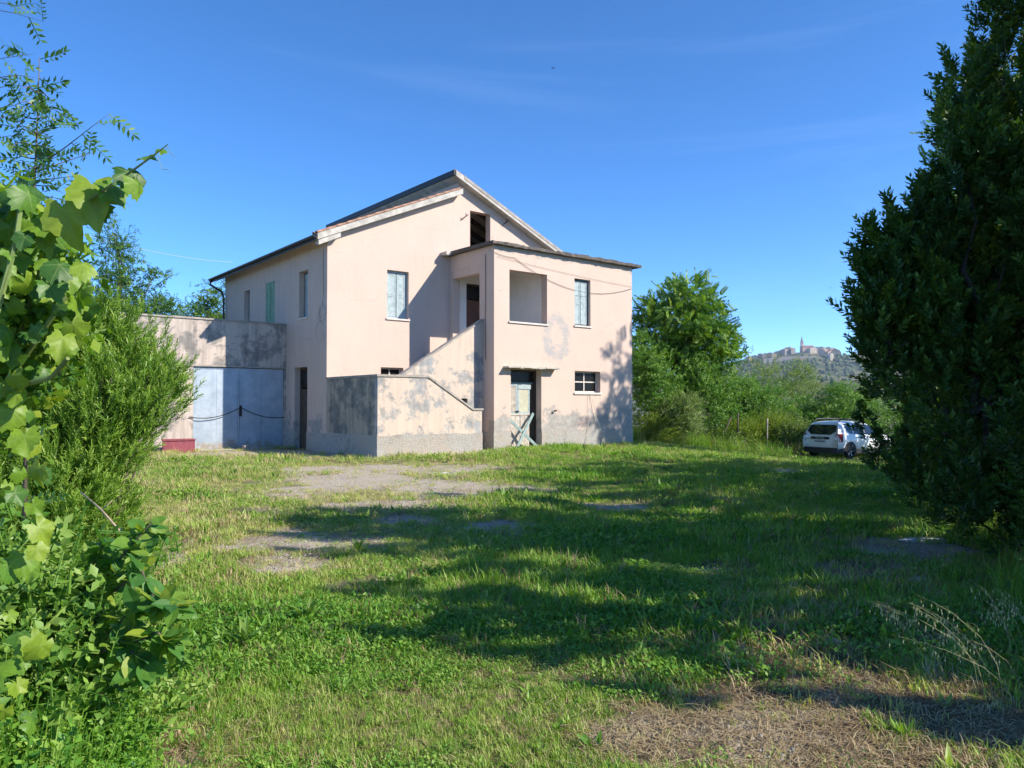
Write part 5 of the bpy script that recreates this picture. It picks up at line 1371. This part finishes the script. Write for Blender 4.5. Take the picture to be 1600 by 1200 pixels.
# woods on the hill: one mass of crowns
def wood():
    r = np.random.default_rng(5); n = 2200
    import bmesh
    bm = bmesh.new(); bmesh.ops.create_icosphere(bm, subdivisions=2, radius=1.0)
    tv = np.array([v.co[:] for v in bm.verts]); tf = np.array([[v.index for v in f.verts] for f in bm.faces]); bm.free()
    X = r.uniform(420, 1350, n); Yy = np.where(r.random(n) < .75, r.uniform(1620, 2120, n), r.uniform(560, 1100, n))
    X = np.where(Yy < 1200, r.uniform(120, 640, n), X)
    keep = (fbm(X / 60, Yy / 60, 4) > .44) & ~((Yy > 1975) & (Yy < 2035) & (X > 640) & (X < 880)) & ~((Yy > 1890) & (Yy < 1930) & (X > 640) & (X < 800))
    X, Yy = X[keep], Yy[keep]; n = len(X)
    s = r.uniform(2.6, 5.2, n) * np.where(Yy < 1200, .55, 1)
    V = tv[None] * s[:, None, None] * (1 + .25 * r.normal(size=(n, len(tv), 1))) * np.array([1, 1, 1.05]) + np.stack([X, Yy, zt(X, Yy) + s * .6], -1)[:, None]
    Fc = (tf[None] + (np.arange(n) * len(tv))[:, None, None]).reshape(-1, 3)
    m = leaf_mat('wood_foliage', [(0.03, 0.06, 0.022), (0.05, 0.085, 0.03), (0.08, 0.11, 0.04)], .0, .8)
    o = bpy.data.objects.new('woods', np_mesh('woods', V.reshape(-1, 3), Fc, m, {'tint': np.repeat(r.random(n), len(tv))}))
    link(o); tag(o, 'dark woods and hedges covering the slopes of the hill', 'woods', None, 'stuff')
wood()
# birds
for (px, py, Y, rz, lab) in ((865, 101, 55, .4, 'small dark bird flying high in the blue sky above the house'), (1300, 449, 70, -.5, 'small bird gliding near the laurel above the hill')):
    p = P(px, py, Y); e = empty('bird', p, rz); tag(e, lab, 'bird')
    MB().lathe([(.0, -.11), (.025, -.07), (.032, 0), (.02, .07), (.0, .13)], 'y', 8).build('body', M['cable'], e)
    for s in (-1, 1): MB().add([(0, -.03, 0), (s * .10, -.05, .05), (s * .22, .03, .03), (s * .10, .03, .05), (0, .05, 0), (0, 0, .012), (s * .1, -.01, .058)], [(0, 1, 6, 5), (1, 2, 6), (6, 2, 3), (5, 6, 3, 4), (0, 4, 3, 2, 1)]).build('wing', M['cable'], e)

# ------------------------------------------------------------------ air: even haze over the valley
gmin = float(gz.min())
hz = MB().box(-4200, 4200, -1100, 7200, gmin - 1.0, 205).build('haze', None)
hz['kind'] = 'stuff'; hz['label'] = 'thin bluish summer haze over the valley'; hz['category'] = 'haze'
hm = bpy.data.materials.new('haze'); hm.use_nodes = True; hm.node_tree.nodes.clear()
ho = hm.node_tree.nodes.new('ShaderNodeOutputMaterial'); hv = hm.node_tree.nodes.new('ShaderNodeVolumePrincipled')
hv.inputs['Color'].default_value = (0.72, 0.84, 1.0, 1); hv.inputs['Density'].default_value = 0.0001; hv.inputs['Anisotropy'].default_value = 0.2
hm.node_tree.links.new(hv.outputs[0], ho.inputs['Volume']); hz.data.materials.append(hm)
# ------------------------------------------------------------------ grass, weeds, straw (uncountable: scattered with geometry nodes)
G_MAT = leaf_mat('grass_blade', [(0.07, 0.20, 0.018), (0.145, 0.32, 0.028), (0.28, 0.43, 0.055), (0.52, 0.51, 0.19)], .34, .55, 'inst')
W_MAT = leaf_mat('weed_leaf', [(0.06, 0.18, 0.02), (0.11, 0.27, 0.028), (0.19, 0.36, 0.04), (0.32, 0.44, 0.09)], .34, .5, 'inst')
S_MAT = leaf_mat('straw_blade', [(0.13, 0.085, 0.045), (0.22, 0.15, 0.075), (0.34, 0.25, 0.13), (0.48, 0.39, 0.22)], .1, .7, 'inst')
P_MAT = leaf_mat('pebble', [(0.22, 0.20, 0.17), (0.36, 0.33, 0.28), (0.5, 0.47, 0.42)], .0, .9, 'inst')
def blade_clump(n, h, spread, width, lean, seed, flat=False):
    r = np.random.default_rng(seed)
    V, Qd = [], []
    for i in range(n):
        b = np.array([*(r.normal(size=2) * spread), 0]); a = r.uniform(0, 2 * np.pi); L = h * r.uniform(.5, 1.15); w = width * r.uniform(.7, 1.3)
        side = np.array([np.cos(a), np.sin(a), 0]); out = np.array([-np.sin(a), np.cos(a), 0]); le = lean * r.uniform(.2, 1.4)
        if flat: p = [b + np.array([0, 0, .006 + .01 * r.random()]), b + out * L * .5 + np.array([0, 0, .012 + .015 * r.random()]), b + out * L + np.array([0, 0, .004])]
        else: p = [b, b + np.array([0, 0, L * .55]) + out * L * le * .3, b + np.array([0, 0, L * (1 - .3 * le)]) + out * L * le]
        k = len(V)
        for q, ww in zip(p, (1, .85, .12)): V += [q - side * w * ww, q + side * w * ww]
        Qd += [(k, k + 1, k + 3, k + 2), (k + 2, k + 3, k + 5, k + 4)]
    return np.array(V), np.array(Qd)
def leafy(n, spread, size, h, seed, width=1.6, tilt=.5):
    r = np.random.default_rng(seed)
    pos = np.concatenate([r.normal(size=(n, 2)) * spread, r.uniform(.15, 1, (n, 1)) * h], 1)
    d = unit(np.concatenate([r.normal(size=(n, 2)), np.full((n, 1), tilt)], 1))
    lv = LEAF * np.array([width, 1, 1])
    v, q, _ = inst(lv, LEAFQ, pos, frames(d, r.uniform(-.4, .4, n)), size * r.uniform(.6, 1.2, n), np.zeros(n))
    return v, q
def rosette(n, L, seed):
    r = np.random.default_rng(seed); a = np.arange(n) * 2.4
    d = np.stack([np.cos(a), np.sin(a), r.uniform(.25, 1.2, n)], -1)
    return inst(LEAF * np.array([.75, 1, 1]), LEAFQ, np.zeros((n, 3)), frames(d, r.uniform(-.3, .3, n)), L * r.uniform(.6, 1.1, n), np.zeros(n))[:2]
def herb(n, h, leaf, seed):
    parts = []; r = np.random.default_rng(seed)
    for i in range(4):
        v, q, t_ = shoot(n, h * r.uniform(.6, 1.1), leaf, .25, 1.5, seed * 7 + i, 0, 1.62, .003)
        d = unit(np.array([[r.normal() * .25, r.normal() * .25, 1.0]]))
        parts.append(inst(v, q, np.array([[r.normal() * .05, r.normal() * .05, 0]]), frames(d), [1.0], np.zeros(1)))
    V, Qd, _ = join(parts); return V, Qd
def pebble_t(seed):
    r = np.random.default_rng(seed); V, Qd = [], []
    for i in range(9):
        c = np.array([*(r.normal(size=2) * .09), .004]); s = r.uniform(.004, .011); k = len(V)
        V += [c + s * np.array(o_) * r.uniform(.7, 1.2) for o_ in ((-1, -1, -.5), (1, -1, -.5), (1, 1, -.5), (-1, 1, -.5), (-.6, -.6, .5), (.6, -.6, .5), (.6, .6, .5), (-.6, .6, .5))]
        Qd += [tuple(k + j for j in f) for f in ((4, 5, 6, 7), (0, 1, 5, 4), (1, 2, 6, 5), (2, 3, 7, 6), (3, 0, 4, 7))]
    return np.array(V), np.array(Qd)
def coll(name, meshes):
    c = bpy.data.collections.new(name)
    for i, (vq, mat) in enumerate(meshes):
        o = bpy.data.objects.new(f'{name}_{i:02d}', np_mesh(f'{name}_{i:02d}', vq[0], vq[1], mat)); c.objects.link(o)
    return c
def scatter(name, label, cat, c, pts, rz, scl, var, tint, tilt=.12):
    n = len(pts)
    me = bpy.data.meshes.new(name); me.vertices.add(n); me.vertices.foreach_set('co', np.ascontiguousarray(pts, np.float32).ravel())
    a = me.attributes.new('rot', 'FLOAT_VECTOR', 'POINT'); a.data.foreach_set('vector', np.ascontiguousarray(np.stack([rng.normal(size=n) * tilt, rng.normal(size=n) * tilt, rz], -1), np.float32).ravel())
    for k, v_ in (('scl', scl), ('tint', tint)):
        a = me.attributes.new(k, 'FLOAT', 'POINT'); a.data.foreach_set('value', np.ascontiguousarray(v_, np.float32))
    a = me.attributes.new('var', 'INT', 'POINT'); a.data.foreach_set('value', np.ascontiguousarray(var, np.int32))
    o = link(bpy.data.objects.new(name, me)); tag(o, label, cat, None, 'stuff')
    ng = bpy.data.node_groups.new(name + '_scatter', 'GeometryNodeTree')
    ng.interface.new_socket('Geometry', in_out='INPUT', socket_type='NodeSocketGeometry'); ng.interface.new_socket('Geometry', in_out='OUTPUT', socket_type='NodeSocketGeometry')
    N = ng.nodes; gi = N.new('NodeGroupInput'); go = N.new('NodeGroupOutput'); ip = N.new('GeometryNodeInstanceOnPoints'); ci = N.new('GeometryNodeCollectionInfo')
    ci.inputs['Collection'].default_value = c; ci.inputs['Separate Children'].default_value = True; ci.inputs['Reset Children'].default_value = True
    ip.inputs['Pick Instance'].default_value = True
    def na(nm, tp):
        q = N.new('GeometryNodeInputNamedAttribute'); q.data_type = tp; q.inputs[0].default_value = nm; return q.outputs[0]
    L = ng.links.new
    L(gi.outputs[0], ip.inputs['Points']); L(ci.outputs[0], ip.inputs['Instance']); L(na('var', 'INT'), ip.inputs['Instance Index'])
    L(na('rot', 'FLOAT_VECTOR'), ip.inputs['Rotation']); L(na('scl', 'FLOAT'), ip.inputs['Scale']); L(ip.outputs[0], go.inputs[0])
    m = o.modifiers.new('scatter', 'NODES'); m.node_group = ng
    return o
HI = HM.inverted()
def free(x, y):
    """true where no building stands"""
    c, s = math.cos(TH), math.sin(TH); dx, dy = x + .61, y - 25.4
    t_ = dx * c + dy * s; q = -dx * s + dy * c
    inside = ((t_ > -.02) & (t_ < TR + .02) & (q > -.03)) | ((t_ > TL - .03) & (t_ < -1.04) & (q > SF - .03)) | ((t_ > TL) & (t_ <= 0) & (q > -.7)) | ((t_ < TL + .1) & (t_ > -11.5) & (q > 6.0))
    return ~inside
def cand(n, y0, y1, xl=-.74, xr=.74, pad=.5, power=1.0):
    y = y0 + (y1 - y0) * rng.random(n) ** power
    x = rng.uniform(0, 1, n) * ((xr - xl) * y + 2 * pad) + xl * y - pad
    k = free(x, y); return x[k], y[k]

LC = coll('lawn', [(blade_clump(26, .075, .05, .0032, .5, 1), G_MAT), (blade_clump(30, .06, .07, .003, .8, 2), G_MAT), (blade_clump(24, .10, .05, .0034, .6, 3), G_MAT),
                   (blade_clump(22, .13, .045, .0036, .7, 4), G_MAT), (leafy(34, .07, .028, .05, 5), W_MAT), (leafy(26, .08, .035, .07, 6), W_MAT), (rosette(8, .13, 7), W_MAT), (blade_clump(14, .11, .06, .003, 1.0, 8), S_MAT)])
X, Yv, Tn, Vr, Sc = [], [], [], [], []
for (n, y0, y1, s) in ((24000, 2.3, 6.5, .9), (22000, 6.5, 12, 1.1), (20000, 12, 20, 1.35), (18000, 20, 37, 1.7)):
    x, y = cand(n, y0, y1)
    b, d = bare_at(x, y), dry_at(x, y)
    lush = fbm(x * .55, y * .55, 55)
    thin = fbm(x * 1.6, y * 1.6, 77)
    keep = rng.random(len(x)) < np.clip(1.1 - 1.15 * b - 1.15 * d, .10, 1) * np.clip(-.15 + 2.2 * thin, .15, 1)
    x, y, b, d, lush = x[keep], y[keep], b[keep], d[keep], lush[keep]
    m = len(x); u = rng.random(m)
    wk = fbm(x * .8 + 30, y * .8, 91)              # weedy patches
    v = np.where(u < .36, 0, np.where(u < .68, 1, np.where(u < .9, 2, 3)))
    v = np.where((wk > .53) & (rng.random(m) < .6), np.where(rng.random(m) < .5, 4, 5), v)
    v = np.where(rng.random(m) < .025, 6, v)
    v = np.where(rng.random(m) < .10 + .35 * d + .2 * b + .14 * ss((1.0 - x) / 3) * ss((y - 6) / 5), 7, v)
    X.append(x); Yv.append(y); Vr.append(v)
    Tn.append(np.clip(rng.normal(.53, .18, m) - .6 * (lush - .5) + .35 * d + .25 * b + .30 * ss((1.5 - x) / 3) * ss((y - 5) / 5) + .14 * ss((y - 20) / 6), 0, 1))  # drier blades left and far; their paler tint also paints in sunlight
    Sc.append(s * rng.uniform(.7, 1.3, m) * np.clip(.55 + 1.6 * (lush - .3), .45, 1.7) * (1 - .35 * b))
X, Yv, Tn, Vr, Sc = map(np.concatenate, (X, Yv, Tn, Vr, Sc))
scatter('lawn_grass', 'patchy sunlit lawn of short grass, clover and weeds', 'grass', LC, np.stack([X, Yv, zt(X, Yv)], -1), rng.uniform(0, 6.28, len(X)), Sc, Vr, Tn)

# tall weeds at the left foreground and round the rosemary
WC = coll('weed', [(herb(20, .42, .04, 1), W_MAT), (herb(26, .5, .034, 2), W_MAT), (leafy(90, .09, .036, .2, 3), W_MAT), (blade_clump(22, .34, .05, .0035, .6, 4), G_MAT), (rosette(10, .2, 5), W_MAT), (leafy(110, .10, .026, .24, 6, 1.3), W_MAT)])
px = rng.uniform(-60, 330, 4200); Yw = rng.uniform(2.1, 5.2, 4200); x = (px - 800) / F * Yw
lim = 300 - 85 * fbm(x * 2, Yw * 2, 12)
dens = np.clip((lim - px) / 140, 0, 1)
k = rng.random(len(x)) < dens * .8; x, y, px = x[k], Yw[k], px[k]
x2 = rng.uniform(-6.8, -3.0, 900); y2 = rng.uniform(4.8, 8.6, 900); k = (rng.random(900) < .75) & (x2 < -.46 * y2 + .1); x2, y2 = x2[k], y2[k]
s = np.concatenate([rng.uniform(.65, 1.35, len(x)) * np.clip(1.25 - px / 330, .45, 1.2), rng.uniform(.5, 1.0, len(x2))])
x = np.concatenate([x, x2]); y = np.concatenate([y, y2]); m = len(x)
scatter('weeds', 'tangle of tall green weeds along the lower left edge', 'weeds', WC, np.stack([x, y, zt(x, y)], -1), rng.uniform(0, 6.28, m), s, rng.choice(6, m, p=[.24, .22, .2, .12, .08, .14]), np.clip(rng.normal(.5, .2, m), 0, 1), .2)
# scattered bigger tufts and leafy weeds over the lawn and at the house foot
x, y = cand(1500, 2.6, 30, -.7, .7, 0, 1.4)
b, d = bare_at(x, y), dry_at(x, y); wk = fbm(x * .5 + 11, y * .5, 14)
k = (rng.random(len(x)) < np.clip((wk - .38) * 3, 0, .8)) & (b < .45); x, y = x[k], y[k]; m = len(x)
scatter('weed_tufts', 'scattered taller tufts and leafy weeds over the lawn', 'weeds', WC, np.stack([x, y, zt(x, y)], -1), rng.uniform(0, 6.28, m), rng.uniform(.28, .6, m), rng.choice(6, m, p=[.06, .06, .26, .28, .2, .14]), np.clip(rng.normal(.45, .2, m), 0, 1), .2)
# long grass on the right under the laurels
TC = coll('tall_grass', [(blade_clump(30, .55, .09, .0035, .55, 1), G_MAT), (blade_clump(26, .45, .08, .003, .8, 2), G_MAT), (blade_clump(22, .6, .10, .0028, .7, 3), S_MAT), (herb(16, .45, .05, 4), W_MAT)])
Yw = rng.uniform(2.6, 9.5, 3000); px = rng.uniform(1280, 1750, 3000); x = (px - 800) / F * Yw
dens = np.clip((x - (2.35 + .42 * (Yw - 2.6)) + .9 * (fbm(x * 1.5, Yw * 1.5, 3) - .5)) / .8, 0, 1)
k = (rng.random(3000) < dens * .45) & (bare_at(x, Yw) < .5); x, y = x[k], Yw[k]; m = len(x)
scatter('tall_grass', 'long unmown grass along the right edge under the laurels', 'grass', TC, np.stack([x, y, zt(x, y)], -1), rng.uniform(0, 6.28, m), rng.uniform(.4, .95, m), rng.choice(4, m, p=[.34, .3, .2, .16]), np.clip(rng.normal(.45, .22, m), 0, 1), .15)
# rough grass at the foot of the scrub
x = rng.uniform(4, 19, 2600); y = rng.uniform(30.5, 38, 2600); k = free(x, y) & (y > 31.2 + .05 * x) & ~((x > 12.3) & (x < 19) & (y < 36.5)); x, y = x[k], y[k]; m = len(x)
scatter('rough_grass', 'rough yellowish grass at the foot of the scrub behind the lawn', 'grass', TC, np.stack([x, y, zt(x, y)], -1), rng.uniform(0, 6.28, m), rng.uniform(.6, 1.6, m), rng.choice(4, m, p=[.35, .3, .15, .2]), np.clip(rng.normal(.55, .2, m), 0, 1), .15)
# straw litter
SC = coll('straw', [(blade_clump(20, .16, .10, .0022, 0, 1, True), S_MAT), (blade_clump(24, .12, .12, .002, 0, 2, True), S_MAT)])
x, y = cand(14000, 2.5, 14); d, b = dry_at(x, y), bare_at(x, y); k = rng.random(len(x)) < np.clip(d * 1.2 + .25 * b + .05, 0, 1); x, y = x[k], y[k]; m = len(x)
scatter('straw_litter', 'dry straw littering the worn brown path', 'straw', SC, np.stack([x, y, zt(x, y)], -1), rng.uniform(0, 6.28, m), rng.uniform(.7, 1.3, m), rng.integers(0, 2, m), rng.random(m), .05)
GC = coll('gravel', [(pebble_t(1), P_MAT), (pebble_t(2), P_MAT)])
x, y = cand(12000, 2.8, 24); b = bare_at(x, y); k = rng.random(len(x)) < np.clip(b * 1.2 - .1, 0, 1); x, y = x[k], y[k]; m = len(x)
scatter('gravel', 'pale gravel showing through the worn grass', 'gravel', GC, np.stack([x, y, zt(x, y)], -1), rng.uniform(0, 6.28, m), rng.uniform(.35, 1.2, m), rng.integers(0, 2, m), rng.random(m), .05)

# ---- dock plants: rosettes of long single leaves
DOCK = leaf_mat('dock_leaf', [(0.08, 0.19, 0.03), (0.13, 0.25, 0.04), (0.20, 0.30, 0.06)], .35, .5, 'obj')
def dock_leaf(seed):
    v = []; n = 6
    for i in range(n + 1):
        u = i / n; w_ = .085 * math.sin(math.pi * min(1, (u * .96 + .04) ** .8)); y = u; z = .35 * u - .42 * u * u + .02 * math.sin(u * 11 + seed)
        v += [(-w_, y, z + w_ * .45), (0, y, z), (w_, y, z + w_ * .45)]
    f = []
    for i in range(n): f += [(3 * i, 3 * i + 1, 3 * i + 4, 3 * i + 3), (3 * i + 1, 3 * i + 2, 3 * i + 5, 3 * i + 4)]
    return MB().add(v, f).mesh('leaf', DOCK)
DM = [dock_leaf(0), dock_leaf(2)]
rnd = random.Random(8)
for (px, py, s, lab) in ((485, 972, .24, 'pale dock rosette at the left tip of the dark tree shadow'), (1085, 990, .24, 'dock plant at the edge of the bare brown path'), (1000, 1035, .16, 'small upright dock in the sun in the middle foreground'),
                         (560, 862, .2, 'dock plant beside the worn gravel strip'), (385, 1010, .22, 'dock plant in the sunny grass on the left')):
    X_, Y_ = px_ground(px, py); e = empty('dock_plant', (X_, Y_, float(zt(X_, Y_)))); tag(e, lab, 'plant', 'dock plants in the lawn')
    for k in range(9):
        o = link(bpy.data.objects.new('leaf', rnd.choice(DM)), e)
        o.rotation_euler = (R(rnd.uniform(35, 75)), 0, k * 2.4 + rnd.uniform(-.3, .3)); o.scale = (s * rnd.uniform(.9, 1.3),) + (s * rnd.uniform(.7, 1.15),) * 2
# ---- wild oats
OAT = simple('oat_stem', (0.36, 0.34, 0.16), 0.7); OATS = leaf_mat('oat_spikelet', [(0.40, 0.42, 0.22), (0.52, 0.52, 0.30)], .25, .6, 'obj')
def oats(px, py, n, seed, lab, lean):
    X_, Y_ = px_ground(px, py); e = empty('wild_oats', (X_, Y_, float(zt(X_, Y_)))); tag(e, lab, 'grass plant')
    r = random.Random(seed); st = MB(); sp = MB()
    for i in range(n):
        a = Vector((r.uniform(-.12, .12), r.uniform(-.1, .1), 0)); H = r.uniform(.45, .75); dx = lean * r.uniform(.5, 1.2); dy = r.uniform(-.15, .15)
        pts = [a + Vector((dx * u * u, dy * u * u, H * (u - .28 * u * u))) for u in (0, .25, .5, .75, .9, 1)]
        st.tube(pts, [.0015, .0014, .0012, .001, .0008, .0006], 4)
        for k in range(13):
            u = r.uniform(.6, 1); q = a + Vector((dx * u * u, dy * u * u, H * (u - .28 * u * u)))
            f_ = q + Vector((r.uniform(-.05, .05), r.uniform(-.05, .05), -r.uniform(.0, .05)))
            st.tube([q, q.lerp(f_, .6) + Vector((0, 0, .012)), f_], .0005, 3)
            L = r.uniform(.02, .03); w_ = .0042
            sp.add([f_, f_ + Vector((w_, 0, -L * .45)), f_ + Vector((0, w_, -L * .45)), f_ + Vector((-w_, 0, -L * .45)), f_ + Vector((0, -w_, -L * .45)), f_ + Vector((0, 0, -L))],
                   [(0, 1, 2), (0, 2, 3), (0, 3, 4), (0, 4, 1), (5, 2, 1), (5, 3, 2), (5, 4, 3), (5, 1, 4)])
    st.build('stem', OAT, e); sp.build('spikelets', OATS, e)
oats(1560, 1085, 7, 1, 'wild oats arching over the dry path with hanging spikelets', -.55)
oats(1600, 1030, 7, 2, 'wild oats at the right edge, behind the arching ones', -.25)
oats(1470, 1040, 4, 3, 'low wild oats with few spikelets beside the brown path', -.35)
